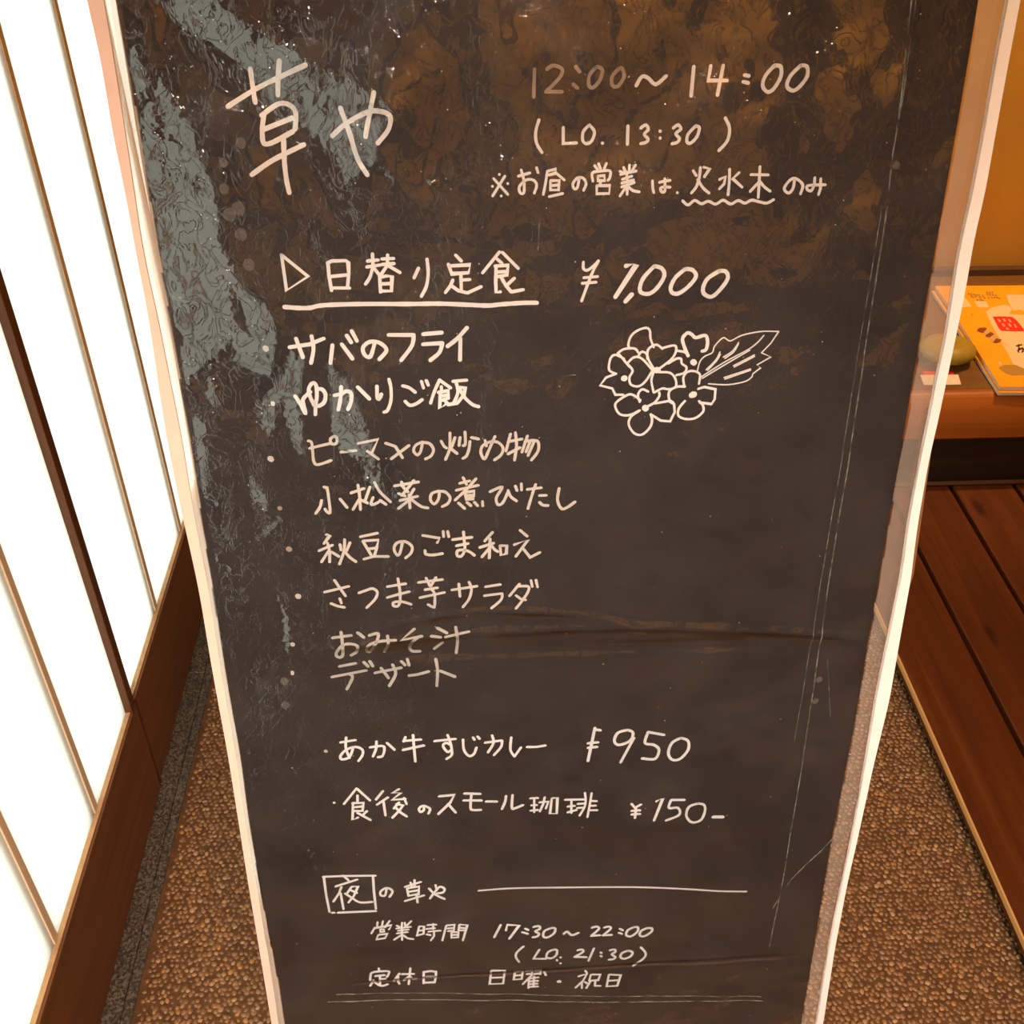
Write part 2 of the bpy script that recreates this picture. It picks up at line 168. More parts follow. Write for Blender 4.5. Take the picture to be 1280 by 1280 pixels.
["coffee_line","white handwritten small coffee line with its 150 yen price",[[0,23,-1410,2697,-1534,2869],[0,23,-1406,2703,-1302,2847],[0,23,-1408,2779,-1413,2849],[0,23,-1459,2866,-1362,2871,-1377,2965,-1448,2961],[0,23,-1454,2866,-1474,3065,-1423,3039],[0,23,-1440,2915,-1373,2912],[0,23,-1424,2985,-1314,3079],[0,23,-1338,2969,-1377,3013],[0,23,-1180,2746,-1248,2840],[0,23,-1141,2825,-1244,2903],[0,23,-1184,2875,-1177,3036],[0,23,-1038,2736,-1098,2776,-1023,2782,-1107,2857,-987,2856],[0,23,-999,2843,-981,2916],[0,23,-1047,2892,-1096,2959],[0,23,-1070,2908,-1013,2931,-1053,2993,-1116,3069],[1,23,-1077,2955,-1045,3006,-987,3065],[1,23,-827,2964,-833,3006,-861,3021,-873,2984,-844,2953,-809,2960,-774,2993,-790,3046],[0,24,-687,2850,-549,2845,-592,2937,-701,3059],[0,24,-610,2947,-545,3056],[0,24,-459,2836,-316,2853],[0,24,-469,2918,-307,2932],[1,24,-396,2846,-408,2988,-396,3037,-315,3044],[0,24,-267,2947,-168,2956],[1,24,-85,2896,-95,2967,-124,3048],[1,24,-26,2889,-33,3044,4,3047,68,3017],[0,23,-1621,2845,-1619,2847],[0,20,133,2943,205,2944],[0,20,143,3029,194,3029],[0,21,136,3092,205,3089],[0,21,170,2950,170,3113],[0,21,218,2999,300,2997,277,3077],[0,21,266,2940,253,3020,222,3108],[0,21,331,2959,382,2959,377,3149,315,3144,331,2959],[0,21,451,2987,630,2998],[0,21,476,3071,542,3067],[0,21,477,3141,560,3119],[0,21,510,2997,512,3152],[0,21,569,3047,631,3048],[0,21,563,3097,625,3097],[0,21,694,2927,680,3066,662,3215],[0,21,686,3021,744,3028],[0,21,687,3080,736,3082],[0,21,685,3134,751,3138],[1,21,632,2917,641,3008,632,3089,589,3190]]],
["coffee_price","white handwritten price of 150 yen",[[0,24,1067,3089,1101,3141,1155,3104],[0,24,1110,3142,1106,3264],[0,24,1071,3175,1149,3174],[0,24,1073,3219,1151,3219],[0,24,1297,3077,1356,3046,1287,3312],[0,24,1432,3072,1558,3082],[1,24,1432,3077,1419,3168,1504,3175,1519,3263,1400,3322],[1,24,1688,3137,1607,3172,1589,3281,1648,3366,1731,3343,1761,3234,1746,3159,1688,3137],[0,31,1843,3316,1938,3324]]],
["evening_title","white handwritten evening heading with a boxed character and a ruled line",[[0,22,-1800,3744,-1616,3751,-1317,3774],[0,22,-1341,3781,-1346,3982,-1343,4208],[0,22,-1793,3745,-1793,3965,-1781,4205],[0,22,-1759,4218,-1735,4220],[0,23,-1703,4223,-1345,4237],[0,22,-1616,3742,-1570,3811],[0,22,-1696,3877,-1487,3806],[0,22,-1642,3888,-1672,3970,-1732,4070],[0,22,-1657,3965,-1647,4178],[0,22,-1549,3897,-1489,3896,-1536,4016,-1593,4097],[0,22,-1549,3897,-1593,3971],[0,22,-1566,3935,-1505,3980],[1,22,-1616,3976,-1556,4041,-1486,4107,-1369,4112],[1,22,-1227,3954,-1246,4038,-1284,4034,-1285,3988,-1240,3946,-1194,3957,-1173,3999,-1205,4062],[0,22,-1053,3945,-900,3894],[0,22,-998,3891,-988,3958],[0,22,-959,3862,-963,3934],[0,22,-1035,3966,-921,3951,-931,4055],[0,23,-1035,3966,-1027,4066,-931,4049],[0,23,-1024,4013,-934,4002],[0,23,-1063,4131,-880,4073],[0,23,-950,4053,-946,4160],[1,23,-826,4119,-775,4037,-725,3976,-684,4007,-700,4051,-757,4059],[1,23,-829,3986,-776,4070,-689,4139],[0,23,-766,3946,-759,3999],[1,17,-364,4061,-43,4060,417,4094,1116,4156,1589,4223,1988,4294,2253,4325]]],
["evening_hours","white handwritten heading of the evening opening hours",[[0,20,-1340,4386,-1348,4439],[0,20,-1289,4379,-1302,4443],[0,20,-1223,4380,-1274,4464],[0,20,-1409,4535,-1375,4466,-1205,4441,-1238,4498],[0,20,-1321,4484,-1288,4493,-1286,4523,-1320,4526,-1321,4484],[0,20,-1343,4560,-1369,4624,-1284,4614,-1255,4557,-1343,4560],[0,20,-1160,4452,-1140,4472],[0,20,-1107,4415,-1114,4463],[0,20,-1082,4418,-1081,4466],[0,20,-1019,4406,-1064,4462],[0,20,-1167,4493,-1027,4483],[0,20,-1152,4525,-1050,4517],[0,20,-1166,4560,-1061,4552],[0,20,-1114,4457,-1121,4656],[0,20,-1126,4588,-1197,4644],[1,20,-1105,4590,-1065,4637,-1011,4655],[0,20,-947,4486,-901,4490,-910,4592,-975,4610],[0,20,-947,4486,-975,4610],[0,20,-959,4545,-908,4544],[0,20,-867,4476,-782,4478],[0,20,-811,4463,-815,4535],[0,20,-882,4528,-797,4525],[0,20,-863,4567,-744,4564],[0,20,-807,4560,-810,4633,-843,4691],[0,20,-881,4601,-844,4617],[0,20,-686,4500,-732,4702],[0,20,-686,4500,-606,4496,-617,4580],[0,20,-675,4543,-616,4541],[0,20,-672,4580,-630,4578],[0,20,-559,4501,-483,4515,-532,4723],[0,20,-559,4501,-570,4578],[0,20,-561,4543,-510,4554],[0,20,-570,4578,-515,4584],[0,20,-639,4596,-642,4675,-578,4675,-571,4603,-639,4596],[0,20,-640,4636,-577,4639]]],
["evening_time_range","white handwritten evening times 17:30 to 22:00",[[0,24,-158,4544,-224,4710],[0,24,-108,4626,-94,4551,21,4572,-76,4745],[0,24,81,4620,110,4644],[0,24,51,4667,105,4696],[1,24,162,4605,216,4601,223,4640,182,4669,216,4707,196,4744,155,4749],[1,24,338,4639,270,4674,260,4750,305,4765,365,4713,376,4650,338,4639],[1,24,461,4732,495,4707,543,4760,608,4732],[1,24,739,4674,787,4665,808,4700,735,4790],[0,24,735,4790,824,4789],[1,24,862,4686,910,4678,925,4712,852,4796],[0,24,852,4796,939,4797],[0,24,1018,4718,1049,4744],[0,24,1009,4773,1041,4792],[1,24,1158,4710,1098,4749,1086,4816,1136,4837,1195,4778,1199,4720,1158,4710],[1,24,1296,4736,1236,4769,1221,4830,1267,4850,1334,4798,1341,4749,1296,4736]]],
["evening_last_order","white handwritten evening last order time 21:30 in brackets",[[1,23,63,4870,-3,4948,-14,5016,17,5089],[0,23,220,4932,161,5059,285,5072],[1,23,360,4947,306,4980,292,5049,341,5070,389,5029,395,4960,360,4947],[0,23,396,5096,399,5110],[0,23,430,5063,435,5070],[0,23,431,5149,435,5154],[1,23,602,4982,646,4977,658,5012,573,5074],[0,24,573,5074,694,5091],[0,24,767,4970,716,5144],[0,24,835,5036,845,5047],[0,24,837,5086,847,5098],[1,24,928,5016,976,5011,984,5046,951,5078,987,5122,967,5150,922,5152],[1,24,1116,5040,1055,5070,1039,5128,1079,5156,1141,5129,1159,5071,1116,5040],[1,24,1240,5005,1293,5095,1276,5173,1175,5268]]],
["closing_days","white handwritten heading of the closing days",[[0,23,-1373,5031,-1370,5077],[1,23,-1468,5198,-1460,5130,-1441,5087,-1367,5077,-1281,5086,-1280,5123,-1302,5166],[0,24,-1414,5140,-1321,5136],[0,24,-1368,5145,-1376,5268],[0,24,-1365,5191,-1316,5192],[0,24,-1434,5197,-1473,5275],[1,24,-1429,5216,-1392,5270,-1350,5289,-1299,5272],[0,24,-1173,5125,-1234,5228],[0,24,-1190,5160,-1195,5242,-1184,5275],[0,24,-1152,5141,-1032,5150],[0,24,-1064,5064,-1077,5181,-1092,5294],[0,24,-1083,5181,-1135,5230],[0,24,-1068,5191,-1045,5221,-1010,5218],[0,24,-935,5128,-943,5297],[0,24,-935,5133,-869,5126,-814,5141,-817,5210,-833,5295,-936,5289],[0,24,-917,5208,-836,5212]]],
["closing_day_names","white handwritten names of the closing days",[[0,22,-263,5186,-127,5200,-147,5390,-283,5383,-263,5186],[0,22,-270,5292,-146,5298],[0,22,-26,5228,53,5228,41,5343,-38,5343,-26,5228],[0,22,-26,5286,42,5285],[0,22,82,5231,150,5230,144,5271],[0,22,93,5274,144,5276],[0,22,173,5233,235,5236,229,5289],[0,22,167,5282,229,5280],[0,22,144,5296,52,5420],[0,22,116,5326,109,5485],[0,22,127,5344,212,5337],[0,22,121,5386,207,5387],[0,22,121,5428,201,5428],[0,22,115,5469,207,5471],[0,22,167,5315,161,5466],[0,22,269,5260,286,5312],[0,22,686,5288,704,5324],[0,22,619,5365,704,5341,666,5437,593,5531],[0,22,655,5453,657,5546],[0,22,684,5456,713,5485],[0,22,745,5353,843,5364,822,5446,730,5444,745,5353],[0,22,747,5446,703,5551],[0,22,793,5451,790,5527,848,5533],[0,22,930,5373,1052,5395,1022,5553,912,5549,930,5373],[0,22,927,5466,1031,5469],[0,34,413,5418,430,5423]]],
["flower_drawing","white line drawing of a flower cluster with one leaf",[[1,17,874,-1305,858,-1335,876,-1400,919,-1439,981,-1458,1011,-1436,1019,-1377,1046,-1310],[1,17,783,-1273,822,-1301,879,-1308,914,-1300,932,-1275],[1,17,831,-1229,767,-1262,731,-1233,724,-1149,772,-1116],[0,17,777,-1116,703,-1089,661,-1029,752,-1001,777,-950,836,-948],[1,17,939,-1255,961,-1278,996,-1261,1004,-1222],[1,17,855,-1192,905,-1238,964,-1224,1049,-1129],[1,17,855,-1192,898,-1136,877,-1082,891,-1026,950,-1011,1001,-1052,1049,-1136],[1,17,783,-1273,813,-1242,843,-1204,874,-1167],[1,17,1061,-1135,1010,-1222,1006,-1294,1062,-1328,1110,-1296],[1,17,1109,-1300,1201,-1316,1210,-1262,1173,-1203,1084,-1134],[1,17,1162,-1180,1218,-1214,1253,-1212,1261,-1176,1298,-1144,1284,-1102,1226,-1086],[1,17,1096,-1115,1178,-1106,1222,-1055,1226,-993,1174,-977,1127,-985,1070,-956],[1,17,1056,-1117,1042,-1050,1064,-957],[1,18,967,-898,918,-938,871,-946,791,-894,781,-850,818,-792,889,-782,965,-817],[1,18,959,-811,902,-769,887,-706,931,-633,992,-618,1049,-673,1063,-736,1049,-782],[0,18,1049,-782,1129,-727,1201,-717,1232,-792,1223,-856,1180,-883,1080,-868],[1,18,1022,-846,1074,-875,1107,-924,1105,-955],[1,17,962,-886,947,-943,975,-985,1022,-965],[1,17,1290,-1003,1280,-1065,1307,-1107,1353,-1113,1402,-1085,1401,-1011],[1,18,1297,-993,1232,-993,1181,-958,1185,-895,1216,-869],[1,18,1304,-878,1261,-817,1264,-759,1320,-731,1391,-735,1447,-783,1444,-834,1411,-873],[0,18,1398,-971,1444,-984,1529,-962,1529,-881,1508,-844,1418,-860],[0,17,1220,-1276,1273,-1266,1304,-1240],[1,25,1304,-1234,1270,-1308,1255,-1368,1287,-1408,1322,-1395,1352,-1370,1420,-1385,1441,-1337,1434,-1277,1406,-1266],[0,48,1072,-1132,1084,-1132],[0,48,837,-1078,840,-1078],[0,49,1005,-838,1010,-830],[0,49,1354,-923,1368,-928],[0,48,1346,-1184,1351,-1179],[1,9,1382,-1110,1395,-1182,1427,-1223,1483,-1251,1496,-1299,1555,-1362,1609,-1336,1692,-1375,1829,-1399,1963,-1394],[0,9,1963,-1394,1914,-1307,1851,-1235],[0,9,1851,-1235,1925,-1200,1825,-1141,1857,-1118,1802,-1074,1798,-1050],[1,9,1798,-1050,1749,-1015,1620,-995,1472,-1008],[1,9,1415,-1066,1582,-1175,1749,-1265,1814,-1317,1855,-1369],[1,9,1422,-1053,1595,-1160,1761,-1259],[1,9,1446,-1119,1511,-1190,1540,-1255],[1,9,1458,-1113,1522,-1189,1544,-1237],[1,9,1567,-1212,1633,-1258,1672,-1322],[1,9,1580,-1202,1640,-1248,1673,-1310],[0,9,1649,-1142,1800,-1221],[0,9,1656,-1132,1801,-1209],[0,9,1586,-1052,1781,-1112],[0,9,1593,-1040,1782,-1102]]],
["paint_dot","off-white paint dots in a column left of the dish lines",[[0,42,-1731,-1411,-1728,-1405],[0,44,-1795,-553,-1790,-546],[0,46,-1742,226,-1739,229],[0,47,-1716,661,-1713,665],[0,31,-1728,-992,-1728,-985],[0,33,-1773,-135,-1770,-131],[0,35,-1807,1118,-1805,1126],[0,29,-1837,1397,-1838,1414],[0,31,-1642,2254,-1638,2255]]]]
EDGES = {"black_l":[-2370,-3648,-2374,-3425,-2375,-3194,-2372,-2922,-2367,-2650,-2381,-2352,-2374,-2139,-2368,-1876,-2377,-1540,-2365,-1226,-2364,-930,-2363,-631,-2368,-273,-2373,402,-2388,966,-2368,1693,-2378,2569,-2399,3427,-2387,4256,-2364,4924,-2368,5752],"strip_l_out":[-2528,-3652,-2513,-3453,-2501,-3261,-2512,-3013,-2510,-2745,-2493,-2467,-2501,-2180,-2488,-1847,-2489,-1511,-2504,-1149,-2506,-852,-2505,-564,-2495,-211,-2479,123,-2463,557,-2468,1130,-2467,1492,-2459,2171,-2468,3042,-2476,3683,-2477,4421,-2485,5689],"strip_l_in":[-2429,-3650,-2427,-3374,-2431,-3106,-2436,-2793,-2442,-2466,-2452,-2098,-2428,-1721,-2417,-1242,-2403,-816,-2407,-206,-2389,562,-2400,1095,-2402,1496,-2392,2176,-2413,2999,-2404,3690,-2402,4429,-2414,5697],"black_r":[3036,-3568,3034,-3192,3042,-2805,3045,-2361,3034,-1977,3033,-1681,3038,-940,3043,-531,3041,-186,3029,149,3048,483,3043,759,3041,1392,3062,2542,3023,3249,3027,4300,3040,5399,3038,6384],"strip_r_in":[3198,-3568,3193,-3256,3198,-2884,3198,-2370,3182,-1971,3190,-1645,3200,-1325,3188,-948,3181,-453,3177,-92,3175,210,3196,745,3186,1335,3175,2006,3190,3013,3186,3807,3166,4660,3164,5475,3179,6351],"strip_r_out":[3288,-3567,3288,-3191,3291,-2836,3297,-2362,3282,-2030,3290,-1683,3285,-1389,3276,-944,3269,-637,3255,-319,3260,12,3262,214,3275,490,3292,751,3296,1276,3307,2015,3275,2771,3256,3637,3236,4280,3234,5173,3259,6361],"lath_r":[3267,-577,3281,-318,3293,13,3311,424,3326,753,3307,884,3301,1309]}
PATCHES = [[-2142,-3646,-1847,-3642,-1583,-3491,-1366,-3388,-1261,-3308,-1000,-3157,-773,-3009,-684,-2968,-799,-2927,-899,-2665,-1057,-2700,-1245,-2849,-1361,-2910,-1565,-3026,-1700,-3181,-1868,-3355],[-2361,-2879,-2246,-2881,-2130,-2825,-2030,-2748,-1970,-2632,-1945,-2519,-1939,-2295,-1933,-2189,-1871,-2014,-1827,-1852,-1739,-1776,-1649,-1659,-1650,-1497,-1722,-1304,-1840,-1345,-1946,-1479,-2041,-1382,-2177,-1280,-2272,-1206,-2348,-1106,-2363,-1264,-2361,-1599,-2354,-1920,-2346,-2202,-2338,-2565,-2357,-2816],[-2329,-3359,-2274,-3312,-2224,-3172,-2260,-3102,-2310,-3094,-2338,-3221],[-2171,-3195,-2123,-3123,-2064,-3027,-2081,-2979,-2161,-3043,-2201,-3101],[-2271,-3031,-2206,-3006,-2219,-2895,-2355,-2889],[-1576,-1411,-1473,-1330,-1527,-1071,-1504,-902,-1537,-569,-1595,-631,-1642,-908,-1635,-1076,-1751,-748,-1859,-867,-1863,-974,-1752,-1050,-1635,-1234],[-1302,-1353,-1241,-1218,-1149,-1080,-1108,-941,-1030,-656,-989,-484,-1167,-552,-1290,-642,-1319,-843,-1291,-1030,-1314,-1221],[-2123,-1230,-2088,-1119,-2106,-985,-2185,-1068],[-1097,-462,-960,-369,-1004,-249,-1076,-341],[-1965,-419,-1868,-293,-1867,-144,-1976,-238],[-1878,541,-1791,840,-1797,1080,-1853,1179,-1829,838],[-1796,-85,-1774,-63,-1963,109,-1973,87],[-2350,-788,-2252,-675,-2254,-578,-2314,-316,-2350,-438],[-858,-2654,-793,-2617,-736,-2523,-822,-2566],[-699,-2614,-663,-2598,-677,-2542],[-544,-2559,-492,-2548,-509,-2517]]
HOLES = [[-2244,-2739,-2197,-2648,-2040,-2573,-2041,-2496,-2141,-2581,-2235,-2639],[-1896,-1943,-1855,-1802,-1796,-1485,-1880,-1604,-1909,-1804],[-2355,-1604,-2306,-1602,-2267,-1502,-2345,-1347,-2364,-1477]]
CREASES = [[10,2550,-3579,2590,-2385,2594,-981,2578,620,2582,2457,2563,4098,2525,5028],[7,2578,-3578,2582,-2598],[6,2553,-2278,2542,-983,2515,540,2479,2449],[12,-1898,5393,-710,5527,427,5644,1674,5761,2538,5821],[6,-1810,5296,-63,5504,1251,5639,2515,5756],[8,3004,3373,2989,3553,2894,3719,2760,3894,2635,4105,2562,4303,2500,4472],[12,-2403,-2874,-2315,-2949,-2223,-3028],[10,-2154,-2902,-2083,-2944,-1992,-2985],[7,208,-2334,198,-2183,192,-2063],[6,356,-1136,473,-1144],[7,-1318,-640,-1335,-444],[6,2665,1501,2783,2201],[7,3014,5616,3103,5997,3156,6219]]
BUBBLES = [[-1872,-2514,36],[-1858,-2348,47],[-1795,-2388,47],[-1774,-2008,43],[-1910,1483,39],[-1930,1730,40],[2662,1788,32],[2656,2022,33],[-1727,-2802,36],[-1855,-2681,31],[2654,-2552,28],[-1801,-2214,42]]
MAGPRINT = {"cover":[[1.0947,2.2946,1.3044,2.2899,1.3909,2.2868,1.3798,2.2174,1.3467,2.0402,1.2966,1.835,1.0704,1.8475,1.0867,2.1215]],"pale":[[1.1642,2.1634,1.1852,2.183,1.2144,2.1948,1.2279,2.1917,1.228,2.1738,1.2128,2.1516,1.2682,2.1421,1.3168,2.1479,1.3082,2.0747,1.2626,1.9134,1.1601,1.9044,1.1396,1.906,1.1332,1.9311,1.1405,1.9881,1.1477,2.0521,1.1538,2.1093],[1.2432,2.2445,1.2957,2.2416,1.2767,2.1619,1.2519,2.1643,1.2438,2.1707,1.2273,2.1662,1.2342,2.207],[1.1559,2.215,1.1839,2.214,1.1796,2.1842,1.1563,2.184],[1.1431,2.247,1.1422,2.1886,1.1005,2.185,1.1093,2.243]],"pink":[[1.1046,1.9452,1.1106,1.945,1.1088,1.932,1.1013,1.9301]],"red":[[1.1705,2.1407,1.1928,2.1408,1.2134,2.1381,1.2173,2.1241,1.2168,2.0804,1.2131,2.071,1.1886,2.0719,1.164,2.0752,1.1629,2.0872]],"redmark":[[1.1756,2.1281,1.1807,2.1289,1.1802,2.1156,1.1754,2.1143],[1.1884,2.1301,1.1937,2.1299,1.1925,2.1176,1.1874,2.1168],[1.1998,2.1272,1.2041,2.1271,1.2032,2.1133,1.1981,2.1135],[1.1769,2.1075,1.1825,2.1082,1.1819,2.0961,1.1763,2.0939],[1.191,2.1079,1.1962,2.1077,1.1955,2.0932,1.1899,2.0925],[1.2044,2.1074,1.2064,2.1025,1.2052,2.088,1.201,2.0892],[1.179,2.089,1.1842,2.0888,1.1838,2.0802,1.1784,2.0804]],"brown":[[1.1103,2.0781,1.1202,2.0902,1.135,2.0916,1.1365,2.0857,1.1208,2.0673,1.1128,2.0723],[1.1233,2.0587,1.1389,2.0713,1.144,2.0617,1.1271,2.0473,1.1191,2.0508],[1.1258,2.025,1.1394,2.0431,1.1499,2.0371,1.1422,2.0268,1.1307,2.0212]],"tan":[[1.1208,2.0673,1.1365,2.0857,1.1389,2.0713,1.1233,2.0587],[1.1271,2.0473,1.144,2.0617,1.1477,2.0474,1.1394,2.0431,1.1258,2.025,1.1243,2.0343]],"leaf":[[1.0975,1.9217,1.1132,1.9318,1.1354,1.931,1.1478,1.9155,1.154,1.9004,1.1373,1.8905,1.1138,1.8893,1.104,1.898,1.0981,1.911]],"grey":[[1.1564,2.2546,1.1608,2.2555,1.1596,2.247,1.1554,2.2466],[1.162,2.2533,1.1663,2.2542,1.1651,2.2457,1.1609,2.2453],[1.1673,2.2515,1.1716,2.2524,1.1704,2.2439,1.1662,2.2436],[1.1729,2.2492,1.1772,2.2501,1.176,2.2416,1.1718,2.2412],[1.1582,2.2433,1.1625,2.2442,1.1613,2.2358,1.1572,2.2354],[1.1597,2.2369,1.1641,2.2378,1.1628,2.2294,1.1587,2.229],[1.1672,2.2409,1.1715,2.2418,1.1703,2.2334,1.1662,2.233],[1.178,2.2469,1.1823,2.2478,1.1811,2.2393,1.1769,2.2389],[1.1769,2.2363,1.1812,2.2372,1.18,2.2288,1.1759,2.2284],[1.1858,2.2445,1.1901,2.2454,1.1888,2.2369,1.1847,2.2365],[1.1854,2.2339,1.1897,2.2348,1.1885,2.2264,1.1843,2.226],[1.2018,2.2599,1.2061,2.2608,1.2048,2.2523,1.2007,2.2519],[1.2073,2.2581,1.2117,2.259,1.2103,2.2505,1.2062,2.2501],[1.2144,2.2594,1.2187,2.2604,1.2174,2.2518,1.2132,2.2515],[1.1984,2.2493,1.2027,2.2502,1.2014,2.2418,1.1973,2.2414],[1.2037,2.2475,1.208,2.2484,1.2067,2.24,1.2026,2.2396],[1.2106,2.2473,1.2149,2.2482,1.2136,2.2397,1.2095,2.2394],[1.2164,2.2444,1.2208,2.2453,1.2194,2.2369,1.2153,2.2365],[1.2152,2.2339,1.2196,2.2348,1.2182,2.2264,1.2141,2.226],[1.1952,2.2335,1.1995,2.2344,1.1982,2.226,1.1941,2.2257],[1.2034,2.2353,1.2077,2.2362,1.2064,2.2279,1.2023,2.2275],[1.2094,2.2341,1.2137,2.235,1.2123,2.2266,1.2082,2.2262],[1.2189,2.2306,1.2232,2.2315,1.2219,2.2231,1.2178,2.2227],[1.1655,2.2241,1.1698,2.225,1.1686,2.2166,1.1645,2.2163],[1.1725,2.2249,1.1768,2.2258,1.1756,2.2174,1.1715,2.2171],[1.1767,2.2216,1.181,2.2225,1.1797,2.2142,1.1756,2.2138],[1.1786,2.2813,1.1811,2.2812,1.18,2.2758],[1.1954,2.2817,1.1979,2.2816,1.1968,2.2763],[1.2112,2.2823,1.2137,2.2822,1.2126,2.2768],[1.2279,2.2817,1.2304,2.2816,1.2293,2.2762],[1.2437,2.28,1.2462,2.2799,1.245,2.2745],[1.2611,2.2794,1.2636,2.2793,1.2624,2.2739],[1.1275,2.1597,1.1298,2.1496,1.1296,2.1446,1.127,2.1487],[1.1454,2.0289,1.1468,2.0266,1.1514,2.0104,1.1499,2.0113]],"black":[[1.1695,2.0106,1.1857,2.016,1.1847,2.0114,1.1682,2.0052],[1.1766,2.0154,1.1793,2.0153,1.1695,1.9893,1.1658,1.9881],[1.1682,1.9961,1.1809,2.0025,1.1816,1.9956,1.1749,1.9824,1.1689,1.979,1.1703,1.9834,1.1777,1.9935,1.168,1.9907],[1.1642,1.9909,1.1675,1.9934,1.1655,1.9809,1.1621,1.9793],[1.1893,2.0135,1.1901,2.0089,1.1876,2.0063,1.1864,2.01]]}
TILT = .20
# ---------------------------------------------------------------- materials
M_rail = wood('door_rail_wood', [(.3, (.14, .052, .018)), (.7, (.20, .078, .028))], 'Y', .5, .3)
M_stile = wood('door_stile_wood', [(.3, (.09, .030, .009)), (.7, (.13, .045, .014))], 'Z', .5, .3)
M_slat = wood('pale_slat_wood', [(.3, (.84, .64, .42)), (.7, (.90, .72, .50))], 'Z', .6, .3)
M_plank = wood('duckboard_wood', [(.25, (.075, .016, .003)), (.5, (.11, .026, .005)), (.75, (.16, .042, .009))], 'Y', .5, .25, .8, .3, True)
M_batten = wood('batten_wood', [(.3, (.10, .045, .02)), (.7, (.15, .07, .03))], 'X', .7, .2)
M_beam = wood('polished_beam_wood', [(.3, (.32, .085, .010)), (.7, (.42, .12, .015))], 'X', .35, .4, .5)
M_deck = wood('raised_floor_mat', [(.3, (.14, .06, .012)), (.7, (.20, .09, .018))], 'X', .7, .3)
M_panelling = wood('dark_panelling', [(.3, (.07, .035, .016)), (.7, (.11, .055, .025))], 'Z', .55, .4, .5)
M_ceiling = wood('ceiling_board', [(.3, (.20, .11, .05)), (.7, (.27, .15, .07))], 'X', .6, .3, .5)
M_lath = wood('kraft_brown_lath', [(.3, (.19, .09, .035)), (.7, (.26, .13, .05))], 'Z', .6, .3)
M_leg = wood('pine_leg', [(.3, (.45, .26, .12)), (.7, (.58, .36, .18))], 'Z', .55, .3)
M_riser = wood('shade_dark_riser_wood', [(.3, (.020, .010, .005)), (.7, (.035, .018, .008))], 'X', .6, .2)  # near-black colour carries the shade below the front beam
M_edge = wood('worn_lit_edge', [(.3, (.62, .32, .10)), (.7, (.78, .44, .15))], 'Y', .4, .4)
def ochre():
    m, nt, p, o = mat('ochre_plaster'); v = coords(nt)
    f = noise(nt, v, 5, 5); g = noise(nt, v, 260, 3)
    nt.links.new(ramp(nt, f, [(.3, (.50, .235, .022)), (.7, (.58, .29, .032))]), p.inputs['Base Color'])
    p.inputs['Roughness'].default_value = .9
    nt.links.new(bump(nt, g, .5, .001), p.inputs['Normal']); return m
M_ochre = ochre()
def granite():
    m, nt, p, o = mat('speckled_granite'); v = coords(nt)
    vo = nd(nt, 'ShaderNodeTexVoronoi'); vo.inputs['Scale'].default_value = 330; nt.links.new(v, vo.inputs['Vector'])
    nt.links.new(ramp(nt, vo.outputs['Color'], [(.2, (.03, .022, .015)), (.45, (.075, .055, .038)), (.62, (.17, .13, .09)), (.85, (.05, .04, .028))]), p.inputs['Base Color'])
    p.inputs['Roughness'].default_value = .55
    nt.links.new(bump(nt, noise(nt, v, 300, 2), .3, .0006), p.inputs['Normal']); return m
M_granite = granite()
M_mortar = simple('brown_mortar', (.12, .055, .020), .9, .2, .3, 60, .6, .001)
def pebblemat():
    m, nt, p, o = mat('brown_pebbles')
    g = nd(nt, 'ShaderNodeNewGeometry')
    nt.links.new(ramp(nt, g.outputs['Random Per Island'], [(0, (.17, .075, .028)), (.35, (.24, .115, .042)), (.6, (.33, .165, .065)), (.82, (.21, .10, .036)), (.93, (.44, .26, .13)), (1, (.40, .17, .035))]), p.inputs['Base Color'])
    p.inputs['Roughness'].default_value = .42; p.inputs['Specular IOR Level'].default_value = .45; return m
M_pebble = pebblemat()
M_black = simple('blackboard_sheet', (.018, .016, .017), .5, .3, .25, 12, .1)
M_chalk = simple('white_marker_ink', (.93, .90, .85), .6, .3, .05, 90, .2, .0002)
M_ink_beige = simple('beige_marker_ink', (.72, .66, .58), .6, .3, .06, 90, .2, .0002)
M_ink_greyish = simple('greyish_marker_ink', (.52, .49, .43), .6, .3, .12, 120, .2, .0002)
M_ink_faint = simple('faint_marker_ink', (.36, .28, .21), .6, .3, .2, 120, .2, .0002)
M_dot = simple('dried_white_dot', (.62, .54, .46), .6, .3, .1, 60, .3)
M_tape = simple('white_binding_tape', (.86, .80, .76), .45, .4, .03, 40, .1)
M_tape_shade = simple('shade_tinted_white_tape', (.80, .53, .43), .5, .35, .04, 40, .1)  # same white tape, its warm shade mixed into the colour
M_crease = None
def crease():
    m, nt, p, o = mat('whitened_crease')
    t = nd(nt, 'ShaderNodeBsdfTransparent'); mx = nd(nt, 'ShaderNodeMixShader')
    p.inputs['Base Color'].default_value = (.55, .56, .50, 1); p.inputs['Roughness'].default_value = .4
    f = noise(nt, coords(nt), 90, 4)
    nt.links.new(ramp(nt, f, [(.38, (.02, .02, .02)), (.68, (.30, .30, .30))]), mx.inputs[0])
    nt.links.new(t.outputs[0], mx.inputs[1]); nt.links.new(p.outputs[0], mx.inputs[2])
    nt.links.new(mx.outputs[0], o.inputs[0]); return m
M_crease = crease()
def bubblemat():
    m, nt, p, o = mat('cloudy_bubble')
    t = nd(nt, 'ShaderNodeBsdfTransparent'); mx = nd(nt, 'ShaderNodeMixShader'); mx.inputs[0].default_value = .13
    p.inputs['Base Color'].default_value = (.7, .64, .56, 1)
    nt.links.new(t.outputs[0], mx.inputs[1]); nt.links.new(p.outputs[0], mx.inputs[2])
    nt.links.new(mx.outputs[0], o.inputs[0]); return m
M_bubble = bubblemat()
